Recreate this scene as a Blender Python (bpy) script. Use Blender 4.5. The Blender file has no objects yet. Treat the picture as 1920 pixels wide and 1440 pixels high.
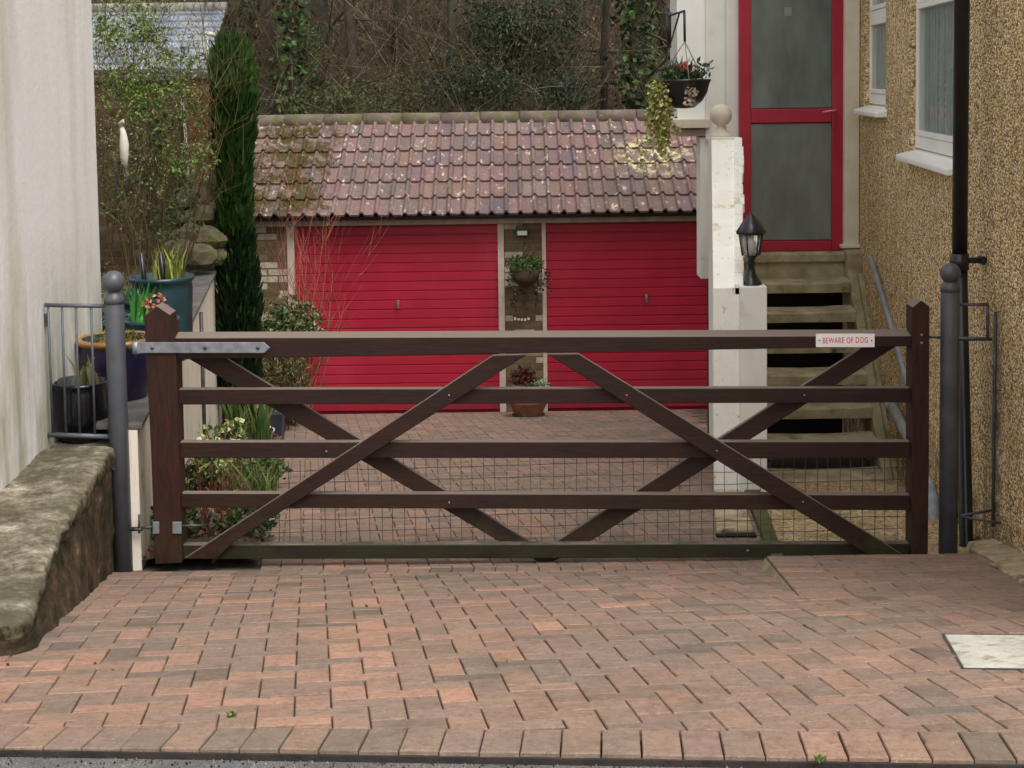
import bpy, bmesh, math, random
from mathutils import Vector, Matrix, noise
random.seed(7)
R = random.random
def U(a, b): return a + (b - a) * random.random()
sc = bpy.context.scene
COL = sc.collection
# ------------------------------------------------------------------ camera
F = 2800.0            # focal length in pixels of the 1920 px wide photo
CZ = 1.65             # eye height above the kerb
PITCH = math.atan(210.0 / F)
ROLL = 0.0135
cd = bpy.data.cameras.new('camera'); cam = bpy.data.objects.new('camera', cd); COL.objects.link(cam)
cd.sensor_width = 36; cd.lens = 36 * F / 1920
PPY = 360.0           # row of the principal point (the photo is keystone-corrected, so it sits high)
cd.shift_y = -(720 - PPY) / 1920
cd.clip_start = 0.05; cd.clip_end = 500
X1 = Vector((1, 0, 0)); FW = Vector((0, math.cos(PITCH), -math.sin(PITCH))); UP1 = X1.cross(FW)
CR = X1 * math.cos(ROLL) - UP1 * math.sin(ROLL); CU = X1 * math.sin(ROLL) + UP1 * math.cos(ROLL)
m = Matrix((CR, CU, -FW)).transposed().to_4x4(); m.translation = Vector((0, 0, CZ)); cam.matrix_world = m
sc.camera = cam
def pt(px, py, Y):
    """world point at depth Y that was measured at photo pixel px, py"""
    d = FW * F + CR * (px - 960) - CU * (py - PPY)
    return Vector((0, 0, CZ)) + d * (Y / d.y)
def X_(px, Y, py=700): return pt(px, py, Y).x
def Z_(py, Y, px=960): return pt(px, py, Y).z
# ------------------------------------------------------------------ world, sun, exposure
w = bpy.data.worlds.new("World"); sc.world = w; w.use_nodes = True
nt = w.node_tree; bg = nt.nodes['Background']
sky = nt.nodes.new('ShaderNodeTexSky'); sky.sky_type = 'NISHITA'; sky.sun_disc = False
SUN_EL, SUN_AZ = math.radians(58), math.radians(150)
sky.sun_elevation = SUN_EL; sky.sun_rotation = SUN_AZ; sky.air_density = 1.0; sky.dust_density = 4.0; sky.ozone_density = 0.6
hs = nt.nodes.new('ShaderNodeHueSaturation'); hs.inputs['Saturation'].default_value = 0.08
nt.links.new(sky.outputs[0], hs.inputs['Color']); nt.links.new(hs.outputs[0], bg.inputs[0]); bg.inputs[1].default_value = 0.15
sl = bpy.data.lights.new('sun', 'SUN'); sl.energy = 0.9; sl.angle = math.radians(35); sl.color = (1, .96, .9)
so = bpy.data.objects.new('sun', sl); COL.objects.link(so)
sd = Vector((math.sin(SUN_AZ) * math.cos(SUN_EL), math.cos(SUN_AZ) * math.cos(SUN_EL), math.sin(SUN_EL)))
so.rotation_euler = sd.to_track_quat('Z', 'Y').to_euler()
sc.view_settings.view_transform = 'Standard'; sc.view_settings.look = 'None'; sc.view_settings.gamma = 1
sc.view_settings.exposure = 0.86
sc.render.engine = 'CYCLES'

# ------------------------------------------------------------------ materials
def s2l(c): return tuple(((v / 255) / 12.92 if v / 255 <= .04045 else (((v / 255) + .055) / 1.055) ** 2.4) for v in c) + (1,)
def rgb(r, g, b, k=1.0):
    c = s2l((r, g, b)); return (c[0] * k, c[1] * k, c[2] * k, 1)
class NT:
    def __init__(s, name):
        s.m = bpy.data.materials.new(name); s.m.use_nodes = True; s.t = s.m.node_tree; s.N = s.t.nodes; s.b = s.N['Principled BSDF']
        s.tc = s.N.new('ShaderNodeTexCoord')
    def link(s, a, b): s.t.links.new(a, b)
    def mapv(s, scale=(1, 1, 1), rot=(0, 0, 0), loc=(0, 0, 0), src='Object'):
        m = s.N.new('ShaderNodeMapping'); m.inputs['Scale'].default_value = scale; m.inputs['Rotation'].default_value = rot; m.inputs['Location'].default_value = loc
        s.link(s.tc.outputs[src], m.inputs[0]); return m.outputs[0]
    def noise(s, scale, detail=4, rough=.55, vec=None):
        n = s.N.new('ShaderNodeTexNoise'); n.inputs['Scale'].default_value = scale; n.inputs['Detail'].default_value = detail; n.inputs['Roughness'].default_value = rough
        s.link(vec if vec else s.tc.outputs['Object'], n.inputs['Vector']); return n.outputs['Fac']
    def ramp(s, fac, stops):
        r = s.N.new('ShaderNodeValToRGB'); e = r.color_ramp.elements
        e[0].position = stops[0][0]; e[0].color = stops[0][1]; e[1].position = stops[-1][0]; e[1].color = stops[-1][1]
        for p, c in stops[1:-1]:
            k = e.new(p); k.color = c
        s.link(fac, r.inputs[0]); return r.outputs[0]
    def mask(s, fac, lo, hi): return s.ramp(fac, [(lo, (0, 0, 0, 1)), (hi, (1, 1, 1, 1))])
    def mix(s, fac, a, b, mode='MIX'):
        m = s.N.new('ShaderNodeMix'); m.data_type = 'RGBA'; m.blend_type = mode
        for k, v in ((0, fac), (6, a), (7, b)):
            if isinstance(v, (int, float)): m.inputs[k].default_value = v
            elif isinstance(v, tuple): m.inputs[k].default_value = v
            else: s.link(v, m.inputs[k])
        return m.outputs[2]
    def math(s, op, a, b=None):
        m = s.N.new('ShaderNodeMath'); m.operation = op
        for k, v in ((0, a), (1, b)):
            if v is None: continue
            if isinstance(v, (int, float)): m.inputs[k].default_value = v
            else: s.link(v, m.inputs[k])
        return m.outputs[0]
    def sep(s, vec=None):
        x = s.N.new('ShaderNodeSeparateXYZ'); s.link(vec if vec else s.tc.outputs['Object'], x.inputs[0]); return x.outputs
    def attr(s, name='Col'):
        a = s.N.new('ShaderNodeAttribute'); a.attribute_name = name; return a.outputs['Color']
    def bump(s, h, strength, dist=.01):
        b = s.N.new('ShaderNodeBump'); b.inputs['Strength'].default_value = strength; b.inputs['Distance'].default_value = dist
        s.link(h, b.inputs['Height']); s.link(b.outputs[0], s.b.inputs['Normal'])
    def done(s, color=None, rough=.6, metal=0, spec=.5):
        if color is not None:
            if isinstance(color, tuple): s.b.inputs['Base Color'].default_value = color
            else: s.link(color, s.b.inputs['Base Color'])
        if isinstance(rough, (int, float)): s.b.inputs['Roughness'].default_value = rough
        else: s.link(rough, s.b.inputs['Roughness'])
        s.b.inputs['Metallic'].default_value = metal; s.b.inputs['Specular IOR Level'].default_value = spec
        return s.m
def simple(name, c1, c2, scale=8, rough=.6, bump=.2, bscale=40, metal=0, spec=.5, layers=()):
    n = NT(name); c = n.mix(n.mask(n.noise(scale, 5), .35, .65), c1, c2)
    for col, sca, lo, hi in layers:
        c = n.mix(n.mask(n.noise(sca, 6, .65), lo, hi), c, col)
    if bump: n.bump(n.noise(bscale, 4), bump)
    return n.done(c, rough, metal, spec)
def attrmat(name, rough=.7, dirt=None, scale=30, bump=.3, bscale=120, spec=.35, trans=0, dist=.01):
    n = NT(name); c = n.attr()
    c = n.mix(n.mask(n.noise(scale, 5), .3, .75), c, n.mix(1.0, c, (.74, .71, .68, 1), 'MULTIPLY'))
    if dirt:
        for col, sca, lo, hi in dirt: c = n.mix(n.mask(n.noise(sca, 6, .7), lo, hi), c, col)
    if bump: n.bump(n.noise(bscale, 4), bump, dist)
    n.done(c, rough, 0, spec)
    if trans:
        n.b.inputs['Transmission Weight'].default_value = 0
        n.b.inputs['Subsurface Weight'].default_value = 0
    return n.m
M = {}
n = NT('block paving'); c = n.attr(); hsv = n.N.new('ShaderNodeHueSaturation'); hsv.inputs['Saturation'].default_value = .74; hsv.inputs['Hue'].default_value = .508; hsv.inputs['Value'].default_value = .88; n.link(c, hsv.inputs['Color']); c = hsv.outputs[0]; big = n.noise(.9, 6, .6, n.mapv((1, 1.2, 1)))
c = n.mix(n.mask(big, .38, .62), n.mix(.34, c, rgb(156, 120, 99)), n.mix(.5, c, rgb(132, 116, 102)))
g1 = n.noise(26, 6, .7); c = n.mix(n.mask(g1, .3, .72), n.mix(1.0, c, (.72, .69, .66, 1), 'MULTIPLY'), c)
c = n.mix(n.mask(n.noise(5, 7, .75), .52, .72), c, n.mix(1.0, c, (.7, .69, .68, 1), 'MULTIPLY'))
c = n.mix(n.mask(n.noise(150, 3, .6), .62, .74), c, n.mix(1.0, c, (.5, .48, .46, 1), 'MULTIPLY')); c = n.mix(n.mask(n.noise(120, 3, .6, n.mapv(loc=(4, 2, 0))), .66, .74), c, rgb(186, 172, 156))
c = n.mix(n.mask(n.noise(11, 8, .8, n.mapv(loc=(7, 2, 0))), .6, .72), c, rgb(76, 68, 56)); c = n.mix(n.math('MULTIPLY', n.mask(n.noise(48, 4, .75), .5, .68), .55), c, rgb(92, 78, 64))
n.bump(n.math('ADD', n.noise(160, 4, .7), n.noise(18, 3)), .55, .006); M['paver'] = n.done(c, .85, 0, .2)
M['joint'] = simple('joint sand', rgb(62, 52, 42), rgb(92, 80, 66), 20, .95, .5, 150)
n = NT('asphalt'); v = n.noise(220, 3, .7); c = n.ramp(v, [(.3, rgb(58, 56, 54)), (.52, rgb(106, 104, 102)), (.7, rgb(156, 151, 146))])
c = n.mix(n.mask(n.noise(3, 5), .45, .7), c, rgb(86, 84, 84)); n.bump(v, .8, .01); M['asphalt'] = n.done(c, .85, 0, .3)
# painted render of the neighbour's wall with rain streaks
n = NT('rain streaked white render'); v = n.noise(2.4, 6, .6, n.mapv((1.6, 1.6, .3))); v2 = n.noise(1.2, 5, .6, n.mapv((1.6, 1.6, .3)))
c = n.mix(n.mask(v, .42, .72), rgb(228, 227, 225), rgb(219, 218, 214)); c = n.mix(n.mask(v2, .5, .8), c, rgb(196, 194, 176))
z = n.sep()[2]; low = n.math('MULTIPLY', n.math('SUBTRACT', 1.0, z), 1.0)
c = n.mix(n.math('MULTIPLY', n.math('MINIMUM', n.math('MAXIMUM', low, 0), .75), n.mask(n.noise(2.2, 6, .65, n.mapv((3, 3, .7))), .35, .6)), c, rgb(146, 146, 118))
n.bump(n.noise(25, 5), .25, .01); M['left_render'] = n.done(c, .9, 0, .2)
n = NT('weathered cement cap'); v = n.noise(11, 10, .78); c = n.ramp(v, [(.32, rgb(54, 50, 40)), (.44, rgb(98, 91, 77)), (.55, rgb(140, 130, 112)), (.68, rgb(196, 187, 168))])
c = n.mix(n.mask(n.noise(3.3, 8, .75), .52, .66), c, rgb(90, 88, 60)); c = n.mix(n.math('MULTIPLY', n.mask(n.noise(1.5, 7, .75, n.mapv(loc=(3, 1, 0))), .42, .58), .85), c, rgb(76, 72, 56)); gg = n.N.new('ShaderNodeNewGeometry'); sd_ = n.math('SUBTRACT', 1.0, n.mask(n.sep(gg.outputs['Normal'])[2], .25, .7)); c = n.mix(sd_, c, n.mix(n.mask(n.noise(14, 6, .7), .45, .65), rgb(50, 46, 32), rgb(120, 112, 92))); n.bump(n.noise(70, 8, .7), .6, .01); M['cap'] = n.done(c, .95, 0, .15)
n = NT('flaking masonry'); v = n.noise(8, 8, .75, n.mapv((1, .8, 1.3))); c = n.ramp(v, [(.34, rgb(38, 35, 25)), (.52, rgb(70, 61, 44)), (.62, rgb(96, 74, 58)), (.68, rgb(124, 114, 98)), (.76, rgb(196, 186, 170))])
n.bump(n.noise(24, 8, .7), .8, .02); M['flaking'] = n.done(c, .95, 0, .15)
n = NT('cream painted garden wall'); v = n.noise(5, 6, .6, n.mapv((3, 3, .4))); c = n.mix(n.mask(v, .45, .75), rgb(222, 212, 196), rgb(188, 180, 158))
z = n.sep()[2]; c = n.mix(n.mask(n.noise(4, 6, .7), .6, .72), c, rgb(150, 142, 110)); n.bump(n.noise(30, 5), .2, .01); M['cream_wall'] = n.done(c, .85, 0, .2)
M['coping'] = simple('slate coping', rgb(96, 92, 88), rgb(66, 64, 62), 6, .85, .5, 40, layers=[(rgb(98, 98, 60), 9, .58, .7)])
def wood(name, a, b, moss=False, axis=(2, 20, 20)):
    n = NT(name); v = n.noise(3, 6, .6, n.mapv(axis)); c = n.mix(n.mask(v, .3, .7), a, b)
    c = n.mix(n.mask(n.noise(7, 8, .75, n.mapv(axis)), .5, .62), c, rgb(30, 17, 15)); c = n.mix(n.mask(n.noise(2.2, 5, .6), .5, .7), c, n.mix(1.0, c, (1.35, 1.25, 1.2, 1), 'MULTIPLY'))
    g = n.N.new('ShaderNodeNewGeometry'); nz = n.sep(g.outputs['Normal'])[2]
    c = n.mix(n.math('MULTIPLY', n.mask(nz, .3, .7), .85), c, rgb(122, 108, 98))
    z = n.sep()[2]
    if moss:
        c = n.mix(n.math('MULTIPLY', n.mask(n.noise(7, 7, .7), .34, .62), n.mask(z, -.72, -.36) if False else moss if isinstance(moss, float) else 1.0), c, rgb(40, 42, 25))
        c = n.mix(n.mask(n.noise(22, 7, .75), .66, .74), c, rgb(110, 108, 90))
    else:
        mz = n.math('SUBTRACT', 1.0, n.mask(z, 0, 1)) 
        lo = n.math('MINIMUM', n.math('MAXIMUM', n.math('MULTIPLY', n.math('SUBTRACT', -.28, z), 4.0), 0), 1)
        c = n.mix(n.math('MULTIPLY', lo, n.mask(n.noise(8, 7, .7), .4, .66)), c, rgb(50, 48, 26))
        c = n.mix(n.mask(n.noise(60, 4, .7), .74, .8), c, rgb(120, 100, 90))
    n.bump(n.noise(4, 6, .6, n.mapv(axis)), .35, .004); return n.done(c, .6, 0, .28)
M['gate_wood'] = wood('dark stained gate timber', rgb(50, 29, 22), rgb(35, 21, 17))
M['gate_wood_v'] = wood('dark stained upright timber', rgb(60, 31, 23), rgb(40, 22, 17), False, (20, 20, 2))
M['gate_moss'] = wood('mossy dark timber', rgb(40, 32, 22), rgb(32, 25, 17), .9)
M['grey_metal'] = simple('grey painted metal', rgb(84, 86, 92), rgb(70, 72, 77), 9, .42, .12, 60, 0, .5, layers=[(rgb(60, 50, 42), 26, .7, .78)])
M['galv'] = simple('galvanised steel', rgb(142, 146, 152), rgb(112, 116, 122), 18, .45, .1, 50, .35)
M['galv_dark'] = simple('tarnished steel', rgb(86, 86, 88), rgb(60, 60, 60), 18, .5, .1, 50, .3)
M['black'] = simple('black gloss plastic', rgb(24, 24, 27), rgb(34, 34, 37), 6, .32, .05, 30)
M['black_glaze'] = simple('black glazed ceramic', rgb(10, 11, 15), rgb(20, 21, 26), 5, .2, .05, 20)
M['blue_glaze'] = simple('cobalt glazed ceramic', rgb(16, 18, 46), rgb(36, 24, 44), 5, .25, .1, 20, layers=[(rgb(112, 84, 66), 5, .62, .7)])
M['ochre_glaze'] = simple('ochre glazed rim', rgb(164, 118, 62), rgb(116, 84, 46), 12, .35, .1, 30)
M['teal'] = simple('teal glazed ceramic', rgb(34, 64, 70), rgb(24, 46, 52), 6, .35, .1, 30)
M['soil'] = simple('dark soil', rgb(58, 46, 34), rgb(82, 68, 50), 12, .95, 1.0, 60, layers=[(rgb(84, 88, 46), 6, .56, .7)])
M['terrace'] = simple('terrace concrete', rgb(112, 106, 92), rgb(82, 80, 66), 6, .95, .5, 60)
M['red_door'] = None
n = NT('red painted steel'); v = n.noise(2.2, 5, .6); c = n.mix(n.mask(v, .35, .7), rgb(168, 29, 52), rgb(153, 25, 46)); zz = n.sep()[2]; dl = n.math('MINIMUM', n.math('MAXIMUM', n.math('MULTIPLY', n.math('SUBTRACT', -1.5, zz), 2.2), 0), 1); c = n.mix(n.math('MULTIPLY', dl, n.mask(n.noise(7, 7, .75, n.mapv((1, 1, .6))), .42, .66)), c, rgb(112, 48, 52)); c = n.mix(n.mask(n.noise(1.1, 5, .6, n.mapv((1, 1, .5), loc=(2, 2, 2))), .5, .7), c, rgb(174, 42, 62)); c = n.mix(n.mask(n.noise(60, 4, .7), .73, .8), c, rgb(196, 60, 70))
n.bump(n.noise(3, 3), .15, .01); M['red_door'] = n.done(c, .42, 0, .4)
M['red_frame'] = simple('red painted aluminium', rgb(168, 36, 58), rgb(156, 30, 50), 4, .35, .05, 20)
M['door_frame'] = simple('pinkish cream frame paint', rgb(206, 184, 172), rgb(184, 166, 150), 9, .6, .2, 40)
M['lintel'] = simple('grey cream timber lintel', rgb(176, 160, 146), rgb(150, 138, 124), 7, .7, .2, 40)
M['gutter'] = simple('black rain gutter', rgb(32, 32, 34), rgb(48, 46, 44), 9, .5, .1, 40)
def brickmat(name, c1, c2, mortar, spots, scale=1.0, rot=(math.pi / 2, 0, 0), light=.68):
    n = NT(name); vec = n.mapv((1, 1, 1), rot)
    b = n.N.new('ShaderNodeTexBrick'); b.inputs['Scale'].default_value = scale; b.inputs['Brick Width'].default_value = .225; b.inputs['Row Height'].default_value = .075
    b.inputs['Mortar Size'].default_value = .008; b.inputs['Color1'].default_value = (0, 0, 0, 1); b.inputs['Color2'].default_value = (1, 1, 1, 1); b.inputs['Mortar'].default_value = (.5, .5, .5, 1); b.inputs['Bias'].default_value = 0
    n.link(vec, b.inputs['Vector'])
    c = n.ramp(b.outputs['Color'], [(0, c1), (.45, c2), (light, c2), (light + .06, spots), (1, spots)])
    c = n.mix(n.mask(n.noise(14, 6, .7), .4, .7), c, n.mix(1.0, c, (.55, .52, .45, 1), 'MULTIPLY'))
    c = n.mix(b.outputs['Fac'], c, mortar)
    h = n.math('ADD', n.math('MULTIPLY', b.outputs['Fac'], -1.0), n.math('MULTIPLY', n.noise(60, 5), .5)); n.bump(h, .7, .012)
    return n.done(c, .9, 0, .2)
M['garage_brick'] = brickmat('brown garage brick', rgb(98, 82, 58), rgb(126, 106, 78), rgb(98, 90, 74), rgb(190, 178, 158))
M['red_brick'] = brickmat('old red brick', rgb(116, 58, 40), rgb(140, 78, 56), rgb(120, 104, 84), rgb(168, 140, 108))
M['garden_brick'] = brickmat('mossy garden brick', rgb(70, 58, 42), rgb(88, 74, 54), rgb(82, 74, 58), rgb(112, 92, 70))
# roof tiles: per tile colour + lichen + moss at the left end
n = NT('concrete roof tile'); c = n.attr(); c = n.mix(n.mask(n.noise(22, 5), .35, .7), c, n.mix(1.0, c, (.72, .7, .7, 1), 'MULTIPLY'))
c = n.mix(n.mask(n.noise(17, 6, .65, n.mapv((1, .45, .45))), .60, .65), c, rgb(190, 170, 152)); c = n.mix(n.mask(n.noise(6, 6, .7, n.mapv(loc=(5, 3, 1))), .665, .71), c, rgb(56, 46, 40))
x = n.sep()[0]; mm = n.math('MULTIPLY', n.math('SUBTRACT', -1.95, x), 1.25)
mk = n.mask(n.math('ADD', n.noise(4, 8, .8), n.math('MINIMUM', n.math('MAXIMUM', n.math('MULTIPLY', mm, .28), -.3), .09)), .535, .6); c = n.mix(mk, c, n.mix(n.noise(30, 3), rgb(78, 66, 32), rgb(54, 48, 26)))
d = n.N.new('ShaderNodeVectorMath'); d.operation = 'DISTANCE'; n.link(n.tc.outputs['Object'], d.inputs[0]); d.inputs[1].default_value = tuple(pt(1225, 285, 16.4))
mk2 = n.math('MULTIPLY', n.mask(n.noise(8, 6, .7), .5, .56), n.math('SUBTRACT', 1.0, n.mask(d.outputs['Value'], .25, .55))); c = n.mix(mk2, c, rgb(206, 198, 150))
n.bump(n.noise(70, 5), .3, .01); M['tile'] = n.done(c, .85, 0, .25)
M['ridge'] = simple('mossy ridge tile', rgb(92, 76, 70), rgb(110, 96, 84), 9, .9, .6, 50, layers=[(rgb(84, 84, 48), 7, .48, .6), (rgb(150, 140, 120), 20, .64, .72)])
M['slate'] = attrmat('grey slate', .5, dirt=[(rgb(108, 112, 98), 3, .6, .75)], scale=9, bump=.2, bscale=40)
M['white'] = simple('white painted masonry', rgb(230, 229, 221), rgb(218, 217, 208), 3, .7, .15, 40, layers=[(rgb(196, 190, 176), 6, .62, .8)])
M['upvc'] = simple('white window plastic', rgb(244, 244, 238), rgb(236, 236, 230), 3, .3, 0, 20)
n = NT('mottled flaking white paint'); c = n.mix(n.mask(n.noise(3, 5, .6), .4, .7), rgb(242, 240, 233), rgb(232, 228, 214))
c = n.mix(n.mask(n.noise(24, 7, .7, n.mapv((1, 1, .6))), .61, .67), c, rgb(178, 168, 134)); c = n.mix(n.mask(n.noise(3.0, 6, .6, n.mapv((2, 2, .6), loc=(1, 2, 3))), .6, .7), c, rgb(205, 196, 160))
n.bump(n.noise(30, 6), .3, .01); M['mottled'] = n.done(c, .8, 0, .2)
M['cream_trim'] = simple('peeling cream trim', rgb(216, 206, 188), rgb(200, 188, 166), 5, .7, .2, 40, layers=[(rgb(140, 134, 112), 14, .66, .74)])
M['step'] = simple('old concrete step', rgb(170, 160, 128), rgb(134, 125, 94), 7, .95, .6, 60, layers=[(rgb(72, 76, 36), 5, .56, .74), (rgb(168, 158, 132), 30, .66, .76)])
M['stringer'] = simple('mossy concrete side', rgb(156, 144, 114), rgb(128, 118, 86), 7, .95, .6, 60, layers=[(rgb(84, 88, 44), 4, .5, .7)])
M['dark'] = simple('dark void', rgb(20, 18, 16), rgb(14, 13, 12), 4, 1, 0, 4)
def roughcast(name, stain=False, sc_=62, ground=False):
    n = NT(name); vo = n.N.new('ShaderNodeTexVoronoi'); vo.inputs['Scale'].default_value = sc_; n.link(n.mapv((1, .8, 1.35)), vo.inputs['Vector'])
    hv = n.sep(vo.outputs['Color'])
    c = n.ramp(hv[0], [(0, rgb(150, 120, 82)), (.2, rgb(214, 178, 126)), (.5, rgb(238, 204, 152)), (.8, rgb(246, 224, 182)), (1, rgb(255, 248, 228))])
    c = n.mix(n.mask(vo.outputs['Distance'], .45, .8), c, rgb(136, 112, 82))
    c = n.mix(n.math('MULTIPLY', n.mask(n.noise(1.6, 6, .7), .45, .72), .4), c, rgb(150, 126, 92)); c = n.mix(n.mask(n.noise(26, 4, .7), .38, .56), n.mix(1.0, c, (.74, .69, .62, 1), 'MULTIPLY'), c)
    if stain:
        zz = n.sep(); 
        a = n.math('SUBTRACT', 1.0, n.mask(n.math('ABSOLUTE', n.math('SUBTRACT', zz[1], 6.98)), .05, .16))
        b_ = n.math('SUBTRACT', 1.0, n.mask(n.math('ADD', n.math('MULTIPLY', zz[2], .5), .5), .62, .8))
        c = n.mix(n.math('MULTIPLY', n.math('MULTIPLY', a, b_), n.mask(n.noise(9, 6, .7), .36, .55)), c, rgb(104, 96, 84))
        lo = n.math('SUBTRACT', 1.0, n.mask(n.math('ADD', zz[2], 1.0), .42, .62))
        c = n.mix(n.math('MULTIPLY', lo, n.mask(n.noise(6, 6, .7), .4, .6)), c, rgb(96, 90, 62))
    if ground: c = n.mix(.5, c, rgb(150, 132, 100)); c = n.mix(n.mask(n.noise(3, 6), .5, .75), c, rgb(108, 104, 70))
    n.bump(n.math('SUBTRACT', 1.0, vo.outputs['Distance']), .9, .012); return n.done(c, .9, 0, .2)
M['roughcast'] = roughcast('tan pebble dash', True)
M['pebble_ground'] = roughcast('exposed pebble concrete', False, 45, True)
n = NT('frosted dark glass'); c = n.mix(n.mask(n.noise(1.6, 4, .6, n.mapv((2, 1, .8))), .35, .7), rgb(118, 126, 120), rgb(88, 93, 88)); M['frosted'] = n.done(c, .2, 0, .7)
n = NT('window glass'); n.b.inputs['Alpha'].default_value = .22; n.b.inputs['IOR'].default_value = 1.3; M['glass'] = n.done((.3, .34, .33, 1), 0.03, 0, .5)
M['curtain'] = simple('grey green curtain', rgb(176, 190, 186), rgb(150, 164, 162), 6, .9, .1, 20)
M['room'] = simple('dim room', rgb(60, 58, 54), rgb(44, 42, 40), 2, .9, 0, 20)
M['clear_lamp'] = n = None
n = NT('lamp glass'); n.b.inputs['Transmission Weight'].default_value = .85; M['lampglass'] = n.done((.9, .92, .92, 1), .12, 0, .8)
M['bulb'] = simple('frosted bulb', rgb(230, 226, 214), rgb(220, 216, 204), 3, .4, 0, 10)
M['terracotta'] = simple('terracotta', rgb(150, 104, 76), rgb(120, 84, 60), 8, .85, .3, 60, layers=[(rgb(176, 150, 124), 12, .6, .7)])
M['manhole'] = simple('pale concrete cover', rgb(186, 183, 172), rgb(166, 162, 150), 6, .95, .7, 60, layers=[(rgb(142, 134, 108), 16, .52, .66), (rgb(104, 96, 76), 34, .64, .72)])
M['pale_concrete'] = simple('pale worn concrete', rgb(186, 166, 136), rgb(142, 126, 100), 9, .95, .6, 60, layers=[(rgb(82, 76, 52), 7, .52, .66)])
M['sign_white'] = simple('white enamel', rgb(240, 236, 236), rgb(232, 228, 228), 3, .35, 0, 20)
M['sign_red'] = simple('red lettering', rgb(214, 60, 70), rgb(204, 50, 62), 3, .5, 0, 20)
M['leaf'] = attrmat('foliage', .55, scale=6, bump=0, spec=.3)
M['needle'] = attrmat('conifer foliage', .7, scale=6, bump=0, spec=.15)
M['twig'] = attrmat('bare twig bark', .85, scale=12, bump=.3, bscale=60, spec=.2)
M['bark'] = simple('tree bark', rgb(66, 56, 44), rgb(48, 40, 32), 9, .95, .8, 30, layers=[(rgb(62, 68, 40), 4, .5, .66)])
M['petal'] = attrmat('flower petals', .6, scale=20, bump=0)
M['litter'] = None
n = NT('leaf litter slope'); v = n.noise(9, 9, .75); c = n.ramp(v, [(.3, rgb(24, 20, 17)), (.48, rgb(58, 45, 38)), (.6, rgb(82, 64, 54)), (.75, rgb(118, 96, 82))])
c = n.mix(n.mask(n.noise(1.2, 6, .7), .52, .64), c, rgb(58, 62, 32)); n.bump(v, 1.0, .08); M['litter'] = n.done(c, .95, 0, .15)
M['rock'] = simple('rubble stone', rgb(108, 96, 74), rgb(70, 64, 48), 9, .95, 1.0, 40, layers=[(rgb(80, 84, 44), 5, .5, .64)])
M['ornament'] = simple('pale garden ornament', rgb(214, 210, 196), rgb(180, 178, 160), 9, .7, .2, 30)
M['pipe_grey'] = simple('grey plastic pipe', rgb(150, 154, 158), rgb(122, 128, 134), 7, .5, .1, 30)
M['rope'] = simple('galvanised chain', rgb(150, 146, 136), rgb(120, 116, 106), 20, .6, .1, 60)

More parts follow.
